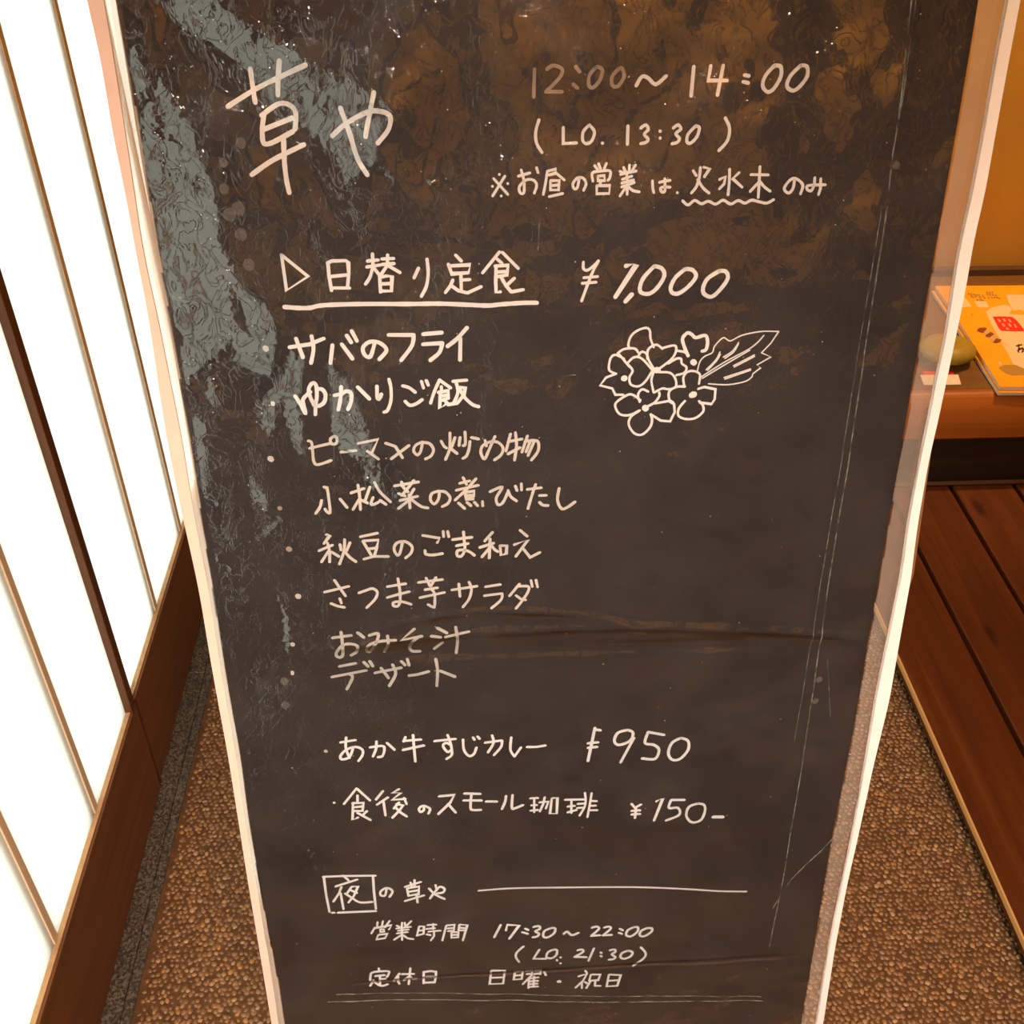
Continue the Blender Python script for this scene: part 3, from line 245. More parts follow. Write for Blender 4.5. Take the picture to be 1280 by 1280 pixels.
def film():
    m, nt, p, o = mat('clear_vinyl_film')
    nt.nodes.remove(p)
    v = coords(nt)
    # fine crinkle: thin folds where a stretched noise crosses its middle value
    n1 = noise(nt, coords(nt, (1, 1, .75)), 75, 3, .55, 1.6)
    a = nd(nt, 'ShaderNodeMath', operation='SUBTRACT'); nt.links.new(n1, a.inputs[0]); a.inputs[1].default_value = .5
    b = nd(nt, 'ShaderNodeMath', operation='ABSOLUTE'); nt.links.new(a.outputs[0], b.inputs[0])
    c = nd(nt, 'ShaderNodeMapRange'); nt.links.new(b.outputs[0], c.inputs[0]); c.inputs[1].default_value = 0; c.inputs[2].default_value = .035
    c.inputs[3].default_value = 0; c.inputs[4].default_value = 1
    ck = nd(nt, 'ShaderNodeAttribute'); ck.attribute_name = 'crinkle'
    cm = nd(nt, 'ShaderNodeMath', operation='MULTIPLY'); nt.links.new(c.outputs[0], cm.inputs[0]); nt.links.new(ck.outputs['Fac'], cm.inputs[1])
    bp = bump(nt, cm.outputs[0], .6, .0005)
    gl = nd(nt, 'ShaderNodeBsdfGlossy'); gl.inputs['Roughness'].default_value = .025; gl.inputs['Color'].default_value = (1, 1, 1, 1)
    nt.links.new(bp, gl.inputs['Normal'])
    tr = nd(nt, 'ShaderNodeBsdfTransparent'); df = nd(nt, 'ShaderNodeBsdfDiffuse'); df.inputs['Color'].default_value = (.72, .61, .50, 1)
    fr = nd(nt, 'ShaderNodeFresnel'); fr.inputs['IOR'].default_value = 1.5
    k = nd(nt, 'ShaderNodeMath', operation='MULTIPLY'); k.use_clamp = True; nt.links.new(fr.outputs[0], k.inputs[0]); k.inputs[1].default_value = 2.5
    hz = nd(nt, 'ShaderNodeMixShader'); nt.links.new(tr.outputs[0], hz.inputs[1]); nt.links.new(df.outputs[0], hz.inputs[2])
    hn = noise(nt, v, 14, 6, .65)
    mr = nd(nt, 'ShaderNodeMapRange'); nt.links.new(hn, mr.inputs[0]); mr.inputs[1].default_value = .3; mr.inputs[2].default_value = .75
    mr.inputs[3].default_value = .008; mr.inputs[4].default_value = .034
    at = nd(nt, 'ShaderNodeAttribute'); at.attribute_name = 'hem'
    ad = nd(nt, 'ShaderNodeMath', operation='MULTIPLY_ADD'); nt.links.new(at.outputs['Fac'], ad.inputs[0]); ad.inputs[1].default_value = .22; nt.links.new(mr.outputs[0], ad.inputs[2])
    nt.links.new(ad.outputs[0], hz.inputs[0])
    mx = nd(nt, 'ShaderNodeMixShader'); nt.links.new(k.outputs[0], mx.inputs[0])
    nt.links.new(hz.outputs[0], mx.inputs[1]); nt.links.new(gl.outputs[0], mx.inputs[2])
    nt.links.new(mx.outputs[0], o.inputs[0]); return m
M_film = film()
def pane_mats():
    m, nt, p, o = mat('frosted_pane')
    tl = nd(nt, 'ShaderNodeBsdfTranslucent'); tl.inputs['Color'].default_value = (.88, .90, .88, 1)
    p.inputs['Base Color'].default_value = (.85, .85, .83, 1); p.inputs['Roughness'].default_value = .5
    mx = nd(nt, 'ShaderNodeMixShader'); mx.inputs[0].default_value = .12
    nt.links.new(tl.outputs[0], mx.inputs[1]); nt.links.new(p.outputs[0], mx.inputs[2]); nt.links.new(mx.outputs[0], o.inputs[0])
    m2, nt2, p2, o2 = mat('clear_pane_back'); t = nd(nt2, 'ShaderNodeBsdfTransparent'); nt2.nodes.remove(p2)
    nt2.links.new(t.outputs[0], o2.inputs[0])
    return m, m2
M_pane, M_paneback = pane_mats()

# ---------------------------------------------------------------- the room
XF, XR, YB, YW, ZC = -.514, 2.6, -1.9, 2.40, 2.42      # door face, right wall, back wall, far wall, ceiling
tag(box('ceiling', -.62, XR+.1, YB-.1, YW+.1, ZC, ZC+.06, M_ceiling), kind='structure')
wb = tag(box('wall_back', -.62, XR+.1, YB-.1, YB, -.06, ZC, M_ochre), kind='structure')
for xa, wa in ((-.50, .10), (-.02, .14), (.52, .09), (1.12, .62), (2.4, .085)): box('added_dark_post', xa, xa+wa, YB, YB+.03, .0, ZC-.001, M_panelling, wb)  # unseen dark posts added to break up the vinyl's brown reflections
box('added_wainscot', -.41, 2.39, YB, YB+.018, .0, .74, M_panelling, wb)  # unseen dark panel, added to keep the lower vinyl reflections dark
tag(box('wall_far', -.62, XR+.1, YW, YW+.1, -.06, ZC, M_ochre), kind='structure')
tag(box('wall_right', XR, XR+.1, YB, YW, -.06, ZC, M_ochre), kind='structure')
tag(box('wall_left', -.62, XF+.01, YB, -.65, -.06, ZC, M_panelling), kind='structure')
tag(box('trim_1', -.62, XF+.01, -.65, YW, 2.02, ZC, M_panelling), kind='structure')
tag(box('baseboard_far', .9, XR, YW-.022, YW, .27, .286, M_panelling), kind='structure')
tag(box('floor', -.62, XR, YB, YW, -.06, 0, M_mortar), kind='structure')
floor = bpy.data.objects['floor']

# pebbles set in the floor
def pebbles():
    rng = np.random.default_rng(3)
    sp = .0084
    xs = np.arange(-.466, .80, sp); ys = np.arange(.25, 1.86, sp*.9)
    X, Y = np.meshgrid(xs, ys); X = X + (np.arange(len(ys)) % 2)[:, None]*sp/2
    X = X.ravel() + rng.uniform(-.0022, .0022, X.size); Y = Y.ravel() + rng.uniform(-.0022, .0022, Y.size)
    n = X.size
    a = rng.uniform(.0036, .0056, n); b = a*rng.uniform(.62, .95, n); th = rng.uniform(0, math.pi, n); hgt = rng.uniform(.0008, .0022, n)
    k = 6
    V = np.zeros((n, 2*k+1, 3))
    for i in range(k):
        for ring, (s, z) in enumerate(((1., 0.), (.68, .75))):
            t = 2*math.pi*i/k + rng.uniform(-.22, .22, n)
            px = a*np.cos(t)*s; py = b*np.sin(t)*s
            V[:, ring*k+i, 0] = X + px*np.cos(th) - py*np.sin(th)
            V[:, ring*k+i, 1] = Y + px*np.sin(th) + py*np.cos(th)
            V[:, ring*k+i, 2] = hgt*z - (.0006 if ring == 0 else 0)
    V[:, 2*k, 0] = X; V[:, 2*k, 1] = Y; V[:, 2*k, 2] = hgt
    T = []
    for i in range(k):
        j = (i+1) % k
        T += [(i, j, k+j), (i, k+j, k+i), (k+i, k+j, 2*k)]
    T = np.array(T); F = (T[None] + (np.arange(n)*(2*k+1))[:, None, None]).reshape(-1, 3)
    me = bpy.data.meshes.new('pebble_layer')
    me.vertices.add(V.shape[0]*V.shape[1]); me.vertices.foreach_set('co', V.reshape(-1))
    me.loops.add(F.size); me.loops.foreach_set('vertex_index', F.reshape(-1).astype(np.int32))
    me.polygons.add(len(F)); me.polygons.foreach_set('loop_start', np.arange(0, F.size, 3, dtype=np.int32))
    me.polygons.foreach_set('loop_total', np.full(len(F), 3, dtype=np.int32))
    me.polygons.foreach_set('use_smooth', np.ones(len(F), dtype=bool))
    me.update(calc_edges=True)
    o = link('pebble_layer', me, M_pebble, floor); o['kind'] = 'stuff'
pebbles()
# granite door track along the doors
tr = empty('trim_2', (XF, .8, 0), kind='structure')
for i in range(3):
    y0 = -.65 + i*1.02
    box('granite_track', XF-.02, -.4895, y0, y0+1.0185, .0, .006, M_granite, tr, .002)
box('granite_nosing', -.4893, -.475, -.66, 2.4, .0, .0035, M_granite, tr, .0015)

# sliding doors with frosted panes, slats on their outer side
def door(name, y0, y1, xface, slats, stiles):
    d = empty(name, (xface-.012, (y0+y1)/2, .012), kind='structure')
    box('bottom_rail', xface-.034, xface, y0, y1, .007, .2035, M_rail, d, .0012)
    xp = xface-.011
    o = mesh('pane', boxv(xp-.003, xp, y0+.004, y1-.004, .2035, 1.955), BOXF, M_paneback, d)
    o.data.materials.append(M_pane); o.data.polygons[3].material_index = 1
    box('top_rail', xface-.034, xface, y0, y1, 1.955, 2.02, M_rail, d, .0012)
    box('rail_lit_edge', xface-.0105, xface-.0035, y0, y1, .2036, .2062, M_leg, d, .0008)  # added pale strip, paints the pane light on the rail's top edge
    for (a, b) in stiles: box('stile', xface-.034, xface+.0, a, b, .2036, 1.9545, M_stile, d, .0012)
    for y in slats:
        box('slat', xp-.003-.020, xp-.0065, y-.0165, y+.0085, .19, 1.955, M_slat, d)
        box('slat', xp+.0002, xp+.0028, y-.0055, y+.0065, .2064, 1.9545, M_slat, d, .0006)
    return d
door('door_1', -.65, 1.137, XF, [-.3, -.1, .10, .324, .538, .752, .944], [(-.65, -.62), (1.119, 1.137)])
door('door_2', 1.1375, 2.40, XF-.004, [1.345, 1.552, 1.76, 1.97, 2.18], [(2.37, 2.40)])

# ---------------------------------------------------------------- low duckboard
t = empty('duckboard', (1.5, 1.0, 0))
tag(t, 'low dark red-brown slatted wooden duckboard on the pebbled floor', 'duckboard')
x = .748
k = 0
while x < 2.4:
    w = .1285
    o = box('plank', x, x+w, .28, 1.826, .030, .057, M_plank, t, .003)
    x += w + .0095; k += 1
box('worn_lit_edge_strip', .7445, .7478, .282, 1.824, .046, .0578, M_edge, t, .001)  # pale strip added for the plank's worn edge and the light on it
for y in (.36, .85, 1.34, 1.74): box('batten', .765, x-.03, y, y+.045, 0.002, .0295, M_batten, t)

# ---------------------------------------------------------------- raised floor with rounded front beam
def beam():
    prof = [(1.842, .165), (1.832, .175)]
    for i in range(13):
        a = math.pi/2*i/12
        prof.append((1.822 + .044*(1-math.cos(a)), .182 + .088*math.sin(a)))
    prof += [(1.869, .270), (1.869, .165)]
    n = len(prof); V = [(x, y, z) for x in (.55, XR) for y, z in prof]
    F = [(i, (i+1) % n, n+(i+1) % n, n+i) for i in range(n)] + [tuple(range(n)), tuple(range(2*n-1, n-1, -1))]
    return V, F
rf = empty('raised_floor', (1.5, 2.1, 0))
tag(rf, 'raised wooden floor step with a polished rounded orange-brown front beam', 'step')
V, F = beam(); mesh('front_beam', V, F, M_beam, rf, False)
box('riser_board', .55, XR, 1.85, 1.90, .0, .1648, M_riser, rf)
box('deck', .55, XR, 1.8695, YW, .165, .270, M_deck, rf)
box('skirting_board', .551, XR-.001, 1.8265, 1.8298, .0575, .066, M_batten, rf)

# ---------------------------------------------------------------- leaflets on the raised floor
PAL = {'cover': (.92, .40, .012), 'pale': (.90, .60, .36), 'pink': (.9, .5, .3), 'red': (.78, .03, .02), 'redmark': (.9, .35, .22), 'brown': (.25, .06, .02),
       'tan': (.62, .38, .18), 'leaf': (.42, .24, .05), 'grey': (.42, .24, .06), 'black': (.05, .03, .02)}
PM = {k: simple('print_'+k, c, .45, .4, .04, 60, 0) for k, c in PAL.items()}
M_paper = simple('white_paper_edge', (.85, .70, .58), .6, .3, .05, 200, .2)
c0 = MAGPRINT['cover'][0]; CP = [(c0[i], c0[i+1]) for i in range(0, len(c0), 2)]
cx = sum(p[0] for p in CP)/len(CP); cy = sum(p[1] for p in CP)/len(CP)
def leaflet(z0, z1, dx, dy, rot, label, printed):
    g = empty('leaflet', (cx+dx, cy+dy, z0))
    tag(g, label, 'leaflet')
    ca, sa = math.cos(rot), math.sin(rot)
    P = [(cx+dx+(px-cx)*ca-(py-cy)*sa, cy+dy+(px-cx)*sa+(py-cy)*ca) for px, py in CP]
    nl = 3
    for i in range(nl):
        a = z0 + (z1-z0)*i/nl
        s = 1-.004*(nl-1-i)
        prism('page', [(cx+dx+(px-cx-dx)*s, cy+dy+(py-cy-dy)*s) for px, py in P], a, a+(z1-z0)/nl-.0003, M_paper, g)
    prism('cover', P, z1-.0002, z1+.0002, PM['cover'], g)
    if printed:
        names = {'pale': 'pale_cloud_print', 'pink': 'small_dot_print', 'red': 'red_stamp_print', 'redmark': 'stamp_pattern_print', 'brown': 'snack_print', 'tan': 'snack_filling_print', 'leaf': 'pastry_print', 'grey': 'small_text_print', 'black': 'title_letter_print'}
        for k, (key, nm) in enumerate(names.items()):
            Vv, Ff = [], []
            for pl in MAGPRINT[key]:
                b = len(Vv); n = len(pl)//2
                for j in range(n): Vv.append((pl[2*j], pl[2*j+1], z1+.0004+.00008*k))
                A = sum(pl[2*j]*pl[(2*j+3) % (2*n)]-pl[(2*j+2) % (2*n)]*pl[2*j+1] for j in range(n))
                Ff.append(tuple(range(b, b+n)) if A > 0 else tuple(range(b+n-1, b-1, -1)))
            po = mesh(nm, Vv, Ff, PM[key], g)
            if key in ('grey', 'redmark'): po['kind'] = 'stuff'
    return g
leaflet(.2705, .2785, -.006, -.004, .012, 'plain orange leaflet lying underneath the printed leaflet', False)
leaflet(.2792, .2880, 0, 0, 0, 'orange printed leaflet with red stamp and pale cloud shapes, on top of the pile', True)

# small gourd and card
def gourd():
    c = Vector((1.010, 1.985, .2725)); R, Hh = .056, .048
    V, F = [], []; nu, nv = 48, 20
    for j in range(nv+1):
        a = math.pi*j/nv
        for i in range(nu):
            t = 2*math.pi*i/nu
            r = R*math.sin(a)**.85*(1+.018*math.cos(9*t)*math.sin(a))
            z = Hh/2*(1-math.cos(a)) + 0
            dip = .010*math.exp(-((math.pi-a)/.35)**2)
            V.append((c.x+r*math.cos(t)*1.05, c.y+r*math.sin(t)*.92, c.z+z-dip))
    for j in range(nv):
        for i in range(nu): F.append((j*nu+i, j*nu+(i+1) % nu, (j+1)*nu+(i+1) % nu, (j+1)*nu+i))
    m, nt, p, o = mat('yellow_green_skin')
    g = nd(nt, 'ShaderNodeSeparateXYZ'); nt.links.new(coords(nt), g.inputs[0])
    mr = nd(nt, 'ShaderNodeMapRange'); nt.links.new(g.outputs[2], mr.inputs[0]); mr.inputs[1].default_value = .27; mr.inputs[2].default_value = .325
    mxx = nd(nt, 'ShaderNodeMath', operation='MULTIPLY_ADD'); nt.links.new(noise(nt, coords(nt), 60, 4), mxx.inputs[0]); mxx.inputs[1].default_value = .5; nt.links.new(mr.outputs[0], mxx.inputs[2])
    nt.links.new(ramp(nt, mxx.outputs[0], [(.35, (.07, .08, .012)), (.62, (.26, .19, .018)), (1.2, (.36, .24, .022))]), p.inputs['Base Color']); p.inputs['Roughness'].default_value = .5
    r = empty('gourd', c); tag(r, 'small yellow-green squat gourd beside the orange leaflets', 'gourd')
    mesh('skin', V, F, m, r, True)
    Vs, Fs = [], []
    for j, (rr, z) in enumerate(((.009, .040), (.006, .047), (.0045, .054), (.0055, .058))):
        for i in range(8): Vs.append((c.x+.0+rr*math.cos(i*math.pi/4), c.y+rr*math.sin(i*math.pi/4), c.z+z))
    for j in range(3):
        for i in range(8): Fs.append((j*8+i, j*8+(i+1) % 8, (j+1)*8+(i+1) % 8, (j+1)*8+i))
    Fs.append(tuple(range(24, 32)))
    mesh('stem', Vs, Fs, simple('dark_stem', (.09, .05, .02), .8), r, True)
gourd()
g = empty('shop_card', (.975, 1.905, .2702)); tag(g, 'small cream card with a red band, in front of the gourd', 'card')
prism('card_sheet', [(.932, 1.888), (1.0095, 1.887), (1.0175, 1.925), (.938, 1.927)], .2702, .2712, M_paper, g)
prism('red_band', [(.945, 1.9275), (1.010, 1.926), (1.012, 1.940), (.947, 1.941)], .2702, .2710, PM['red'], g)

# ---------------------------------------------------------------- the menu board
P0 = np.array([0.030455960, 0.667540695, 0.924679284])
U = np.array([0.999306296, 0.037241475, 0.0])
Dn = np.array([0.006457679, -0.173279907, -0.984851447])
N = np.array([0.03667732, -0.984168251, 0.173400195])
def BP(a, b, off=0.): return tuple(P0 + U*a + Dn*b + N*off)
BASE = P0 + Dn*((P0[2])/.984851447)
board = empty('menu_board', (float(BASE[0]), float(BASE[1])+.12, 0))
tag(board, 'tall black handwritten menu board on a stand, under crinkled clear vinyl with white edges', 'menu board')
BT, BB = -.47, .86          # top and bottom of the board along its slope
def chain(key):
    e = EDGES[key]; P = [(e[i]*1e-4, e[i+1]*1e-4) for i in range(0, len(e), 2)]
    P.sort(key=lambda p: p[1])
    A = np.array([p[0] for p in P]); B = np.array([p[1] for p in P])
    def f(b):
        b = np.asarray(b, float)
        r = np.interp(b, B, A)
        s0 = (A[2]-A[0])/(B[2]-B[0]); s1 = (A[-1]-A[-3])/(B[-1]-B[-3])
        r = np.where(b < B[0], A[0]+(b-B[0])*s0*.3, r); r = np.where(b > B[-1], A[-1]+(b-B[-1])*s1*.3, r)
        return r
    return f
fbl, fbr, fli, flo, fri, fro, flr = [chain(k) for k in ('black_l', 'black_r', 'strip_l_in', 'strip_l_out', 'strip_r_in', 'strip_r_out', 'lath_r')]
def smooth_f(f, w=.02):
    def g(b):
        b = np.asarray(b, float); return sum(f(b+k*w/2) for k in (-2, -1, 0, 1, 2))/5
    return g
def slab(name, fl, fr, o0, o1, material, b0=BT, b1=BB, n=90, bev=0):
    bs = np.linspace(b0, b1, n+1); L, Rr = fl(bs), fr(bs)
    V = []
    for b, l, r in zip(bs, L, Rr): V += [BP(l, b, o0), BP(r, b, o0), BP(r, b, o1), BP(l, b, o1)]
    F = []
    for i in range(n):
        j = i*4; q = j+4
        F += [(j, j+1, q+1, q), (j+1, j+2, q+2, q+1), (j+2, j+3, q+3, q+2), (j+3, j, q, q+3)]
    F += [(3, 2, 1, 0), (n*4, n*4+1, n*4+2, n*4+3)]
    o = mesh(name, V, F, material, board, False)
    return o
sbl, sbr = smooth_f(fbl, .06), smooth_f(fbr, .06)
o = slab('black_sheet', sbl, sbr, -.005, .0008, M_black); o['label'] = 'matt black writing sheet'
ol = slab('edge_strip', smooth_f(flo), smooth_f(fli), .0036, .0062, M_tape_shade, n=160); ol['label'] = 'white left edge strip, warm shade in its colour'
orr = slab('edge_strip', smooth_f(fri, .01), smooth_f(fro, .01), .0036, .0062, M_tape, n=160); orr['label'] = 'white right edge strip'
oo = slab('edge_lath', lambda b: smooth_f(fri)(b)+.002, flr, -.004, .0030, M_lath, -.072, .128, 40); oo['label'] = 'brown lath showing beside the right edge'
# stand behind the board
def bar(name, a, b, w, h, material):
    a, b = Vector(a), Vector(b); d = (b-a).normalized(); s = d.cross(Vector((0, 1, 0)))
    if s.length < .1: s = d.cross(Vector((0, 0, 1)))
    s.normalize(); t_ = s.cross(d).normalized()
    V = [tuple(p + s*x*w/2 + t_*y*h/2) for p in (a, b) for x, y in ((-1, -1), (1, -1), (1, 1), (-1, 1))]
    mesh(name, V, [(0, 3, 2, 1), (4, 5, 6, 7), (0, 1, 5, 4), (1, 2, 6, 5), (2, 3, 7, 6), (3, 0, 4, 7)], material, board)
zb = P0[2]/.984851447
for s in (-.19, .215):
    bar('front_leg', BP(s, BT+.02, -.016), BP(s, zb-.018, -.016), .028, .02, M_leg)
    top = np.array(BP(s, BT+.05, -.04)); foot = (top[0], top[1]+.42, .008)
    bar('rear_leg', tuple(top), foot, .024, .018, M_leg)
bar('cross_bar', BP(-.19, BT+.05, -.038), BP(.215, BT+.05, -.038), .022, .018, M_leg)
bar('cross_bar', BP(-.175, .55, -.016), BP(.20, .55, -.016), .03, .016, M_leg)

# writing: marker strokes as thin raised ribbons
def crom(P, m=5):
    Q = []
    for i in range(len(P)-1):
        p0 = P[max(i-1, 0)]; p1 = P[i]; p2 = P[i+1]; p3 = P[min(i+2, len(P)-1)]
        for k in range(m):
            t = k/m
            Q.append(.5*((2*p1)+(-p0+p2)*t+(2*p0-5*p1+4*p2-p3)*t*t+(-p0+3*p1-3*p2+p3)*t**3))
    Q.append(P[-1]); return Q
def ribbon(V, F, pts, w, o0, o1, rng, jit=.08):
    """filled outline of a round-ended stroke with its side walls"""
    P = [pts[0]]
    for p in pts[1:]:
        if np.linalg.norm(p-P[-1]) > 1e-5: P.append(p)
    if len(P) == 1: P.append(P[0]+np.array([w*.05, 0]))
    n = len(P); T = []
    for i in range(n):
        a = P[max(i-1, 0)]; b = P[min(i+1, n-1)]; t = b-a; T.append(t/max(np.linalg.norm(t), 1e-9))
    L, Rr = [], []
    for i in range(n):
        nrm = np.array([-T[i][1], T[i][0]]); ww = w/2*(1+rng.uniform(-jit, jit))
        if 0 < i < n-1:
            d1 = (P[i]-P[i-1])/np.linalg.norm(P[i]-P[i-1]); c = abs(d1@T[i]); ww = ww/max(c, .75)
        L.append(P[i]+nrm*ww); Rr.append(P[i]-nrm*ww)
    capE, capS = [], []
    for k in range(1, 5):
        a = math.pi*k/5
        e = T[-1]; ne = np.array([-e[1], e[0]]); capE.append(P[-1]+(ne*math.cos(a)+e*math.sin(a))*w/2)
        s = -T[0]; ns = np.array([-s[1], s[0]]); capS.append(P[0]+(ns*math.cos(a)+s*math.sin(a))*w/2)
    def add(p, o): V.append(BP(p[0], p[1], o)); return len(V)-1
    tl = [add(p, o1) for p in L]; trr = [add(p, o1) for p in Rr]
    bl = [add(p, o0) for p in L]; br = [add(p, o0) for p in Rr]
    for i in range(n-1):
        F.append((tl[i], trr[i], trr[i+1], tl[i+1]))
        F.append((bl[i], tl[i], tl[i+1], bl[i+1])); F.append((trr[i], br[i], br[i+1], trr[i+1]))
    ce = [add(p, o1) for p in capE]; cs = [add(p, o1) for p in capS]
    F.append(tuple([tl[-1]] + ce[::1] + [trr[-1]])[::-1]); F.append(tuple([trr[0]] + cs + [tl[0]])[::-1])
rng = np.random.default_rng(5)
nmenu = 0
for nm, lab, strokes in WRITING:
    V, F = [], []
    isdot = nm == 'paint_dot'
    for si, st in enumerate(strokes):
        P = [np.array([st[i]*1e-4, st[i+1]*1e-4]) for i in range(2, len(st), 2)]
        if st[0] and len(P) > 2: P = crom(P)
        w = st[1]*1e-4
        if isdot:
            V, F = [], []
            ribbon(V, F, P, w, .0008, .0014, rng); mesh('paint_dot', V, F, M_ink_faint if si in (2, 5) else M_dot, board)
        else:
            ribbon(V, F, P, w, .0008, .00115 + .00002*(si % 9), rng)
    if not isdot:
        nmenu += nm == 'menu_line'
        ink = M_chalk if nm != 'menu_line' or nmenu < 3 else (M_ink_beige if nmenu < 7 else M_ink_greyish)  # ink darkens in two steps down the dish lines
        if 'opening' in lab and 'faded' in lab: ink = M_ink_faint
        o = mesh(nm, V, F, ink, board); o['label'] = lab
# specks of ink scattered on the sheet
V, F = [], []
for i in range(150):
    a = rng.uniform(-.22, .28); b = rng.uniform(-.36, .62); r = rng.uniform(.0002, .0006)
    j = len(V)
    for k in range(6): V.append(BP(a+r*math.cos(k*1.047), b+r*math.sin(k*1.047), .0011))
    F.append((j+5, j+4, j+3, j+2, j+1, j))
o = mesh('ink_speck', V, F, M_dot, board); o['kind'] = 'stuff'

# the vinyl cover: a height field of folds and wrinkles in front of the sheet
GA0, GB0, GS = -.42, -.56, .0011
NA, NB = 800, 1360
aa = GA0 + GS*np.arange(NA); bb = GB0 + GS*np.arange(NB)
A, B = np.meshgrid(aa, bb)                # rows: down the board
def inside(poly, X, Y):
    P = [(poly[i]*1e-4, poly[i+1]*1e-4) for i in range(0, len(poly), 2)]
    x0 = min(p[0] for p in P); x1 = max(p[0] for p in P); y0 = min(p[1] for p in P); y1 = max(p[1] for p in P)
    i0, i1 = int((x0-GA0)/GS)-1, int((x1-GA0)/GS)+2; j0, j1 = int((y0-GB0)/GS)-1, int((y1-GB0)/GS)+2
    out = np.zeros(X.shape, bool); x = X[j0:j1, i0:i1]; y = Y[j0:j1, i0:i1]; c = np.zeros(x.shape, bool)
    for k in range(len(P)):
        (xa, ya), (xb, yb) = P[k], P[k-1]
        if ya == yb: continue
        c ^= ((ya > y) != (yb > y)) & (x < (xb-xa)*(y-ya)/(yb-ya)+xa)
    out[j0:j1, i0:i1] = c; return out
kx = np.fft.fftfreq(NA, GS)*2*np.pi; ky = np.fft.fftfreq(NB, GS)*2*np.pi
KX, KY = np.meshgrid(kx, ky)
def band(seed, l0, l1, ax=1., ay=1.):
    """band-passed noise, wavelengths l0..l1 (metres), unit slope rms"""
    r = np.random.default_rng(seed).standard_normal((NB, NA))
    K = np.sqrt((KX*ax)**2+(KY*ay)**2)+1e-9; l = 2*np.pi/K
    w = np.exp(-((np.log(l)-np.log(math.sqrt(l0*l1)))/(math.log(l1/l0)/2))**2)
    Fh = np.fft.fft2(r)*w/K
    h = np.fft.ifft2(Fh).real
    gx, gy = np.gradient(h, GS, axis=1), np.gradient(h, GS, axis=0)
    return h/np.sqrt((gx**2+gy**2).mean())
wv = band(11, .004, .012)
wob = band(12, .004, .009); wob2 = band(13, .004, .009)
wx = (wob/wob.std()*.0011); wy = (wob2/wob2.std()*.0011)
mask = np.zeros(A.shape, bool)
for p in PATCHES: mask |= inside(p, A+wx, B+wy)
for p in HOLES: mask &= ~inside(p, A+wx, B+wy)
mk = mask.astype(float)
gt = np.clip(.095+(A+.2)*.95, .085, .32)
target = gt*mk - .05*(1/(1+np.exp((A+.12)/.02)))*(1-mk)
hx = np.zeros(A.shape)
gx_t, gy_t = target.copy(), np.zeros(A.shape)
want = target*1.18
K2 = KX**2+KY**2; K2[0, 0] = 1
for it in range(30):
    h = np.fft.ifft2((-1j*KX*np.fft.fft2(gx_t) - 1j*KY*np.fft.fft2(gy_t))/K2).real
    gx = np.fft.ifft2(1j*KX*np.fft.fft2(h)).real; gy = np.fft.ifft2(1j*KY*np.fft.fft2(h)).real
    gx_t = gx + 1.0*(want-gx)*(mk+.35); gy_t = gy*.6
big = band(21, .05, .16, 1., 1.1); mid = band(22, .018, .05, 1.15, .9); fin = band(23, .005, .014)
damp = 1-.75*mk
print('tilt in', (gx*mk).sum()/mk.sum(), (gt*mk).sum()/mk.sum(), 'h', h.min(), h.max())
hgt = h + big*.048*damp + mid*.026*damp + fin*.006
# long horizontal creases across the middle and near the foot of the cover
def ridge(b0, slope, amp, wid, a0, a1, curve=0.):
    c = B-(b0+slope*A+curve*A*A); e = 1/(1+np.exp(-(A-a0)/.01))/(1+np.exp((A-a1)/.01))
    return amp*np.exp(-(c/wid)**2)*e
hgt = hgt + ridge(.108, -.01, .0021, .006, -.16, .30, .3) + ridge(.128, .02, -.0017, .006, -.12, .22) + ridge(.088, .05, .0016, .005, -.1, .1, 1.5)
hgt = hgt + ridge(.517, 0, .0005, .002, -.165, .26) + ridge(.522, 0, -.0005, .002, -.165, .26)
hgt = hgt - hgt.mean()
print('h', hgt.min(), hgt.max())
L = smooth_f(fli)(bb); Rr = smooth_f(fri, .01)(bb)
rows = [j for j in range(NB) if BT-.001 <= bb[j] <= BB+.001]
NC = 520
tt = np.linspace(0, 1, NC+1)
co = np.zeros((len(rows), NC+1, 3)); hem = np.zeros((len(rows), NC+1)); ckl = hem.copy(); SL, SR = sbl(bb), sbr(bb)
for q, j in enumerate(rows):
    a = (L[j]-.003) + tt*((Rr[j]+.003)-(L[j]-.003))
    ckl[q] = np.interp(a, aa, .22+.78*mk[j]); hem[q] = np.where(a > SR[j]-.0040, 1., np.where(a < SL[j]+.0020, 2.3, 0.))
    hh = np.interp(a, aa, hgt[j]) * np.clip(np.minimum(tt, 1-tt)*NC*GS/.012, .12, 1)
    edge = np.clip(np.minimum(tt, 1-tt)*NC*GS/.007, 0, 1)
    off = .0046 + .0045*edge + hh
    off = np.maximum(off, .0019)
    co[q] = P0 + a[:, None]*U + bb[j]*Dn + off[:, None]*N
bs_ = base_of(board); co -= np.array([bs_.x, bs_.y, bs_.z])
nr = len(rows); idx = np.arange(nr*(NC+1)).reshape(nr, NC+1)
F = np.stack([idx[:-1, :-1], idx[1:, :-1], idx[1:, 1:], idx[:-1, 1:]], -1).reshape(-1, 4)
me = bpy.data.meshes.new('vinyl_cover')
me.vertices.add(co.shape[0]*co.shape[1]); me.vertices.foreach_set('co', co.reshape(-1))
me.loops.add(F.size); me.loops.foreach_set('vertex_index', F.reshape(-1).astype(np.int32))
me.polygons.add(len(F)); me.polygons.foreach_set('loop_start', np.arange(0, F.size, 4, dtype=np.int32))
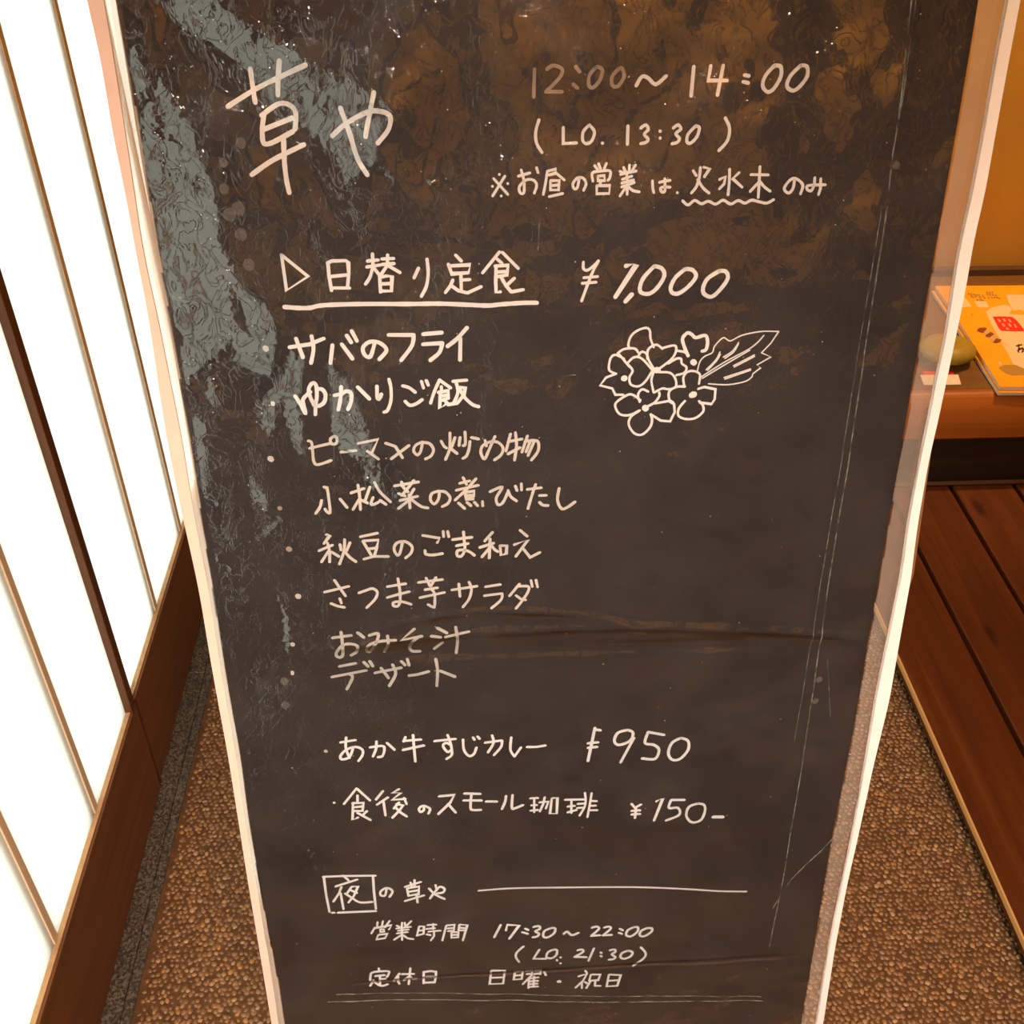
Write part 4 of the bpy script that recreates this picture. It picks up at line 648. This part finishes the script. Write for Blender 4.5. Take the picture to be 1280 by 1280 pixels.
me.polygons.foreach_set('loop_total', np.full(len(F), 4, dtype=np.int32))
me.polygons.foreach_set('use_smooth', np.ones(len(F), dtype=bool)); me.update(calc_edges=True)
at_ = me.attributes.new('hem', 'FLOAT', 'POINT'); at_.data.foreach_set('value', hem.reshape(-1))
at_ = me.attributes.new('crinkle', 'FLOAT', 'POINT'); at_.data.foreach_set('value', ckl.reshape(-1))
fo = link('vinyl_cover', me, M_film, board); fo['label'] = 'crinkled clear vinyl cover'

def film_off(a, b):
    j = int(np.clip(round((b-GB0)/GS), 0, NB-1)); i = int(np.clip(round((a-GA0)/GS), 0, NA-1))
    return max(.0091+hgt[j, i], .0019)+.0004
V, F = [], []
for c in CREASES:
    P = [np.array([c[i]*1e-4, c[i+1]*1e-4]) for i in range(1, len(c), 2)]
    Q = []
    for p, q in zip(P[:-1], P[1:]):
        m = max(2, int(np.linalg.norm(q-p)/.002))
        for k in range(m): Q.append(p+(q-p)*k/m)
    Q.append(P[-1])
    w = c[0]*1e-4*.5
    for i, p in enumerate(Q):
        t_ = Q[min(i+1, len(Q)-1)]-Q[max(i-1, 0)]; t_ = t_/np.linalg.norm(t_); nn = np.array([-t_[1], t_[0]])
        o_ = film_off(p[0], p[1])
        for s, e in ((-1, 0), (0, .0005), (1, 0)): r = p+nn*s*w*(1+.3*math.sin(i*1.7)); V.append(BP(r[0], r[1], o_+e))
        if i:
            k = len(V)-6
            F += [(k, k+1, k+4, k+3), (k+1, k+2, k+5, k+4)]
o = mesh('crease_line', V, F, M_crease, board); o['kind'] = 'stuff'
for a, b, r in BUBBLES:
    a, b, r = a*1e-4, b*1e-4, r*1e-4
    V = [BP(a+r*math.cos(k*math.pi/10)*.9, b+r*math.sin(k*math.pi/10), .0016) for k in range(20)]
    V += [BP(a+r*.6*math.cos(k*math.pi/10)*.9, b+r*.6*math.sin(k*math.pi/10), .0018) for k in range(20)]
    F = [(k, 20+k, 20+(k+1) % 20, (k+1) % 20) for k in range(20)] + [tuple(range(39, 19, -1))]
    mesh('bubble', V, F, M_bubble, board)
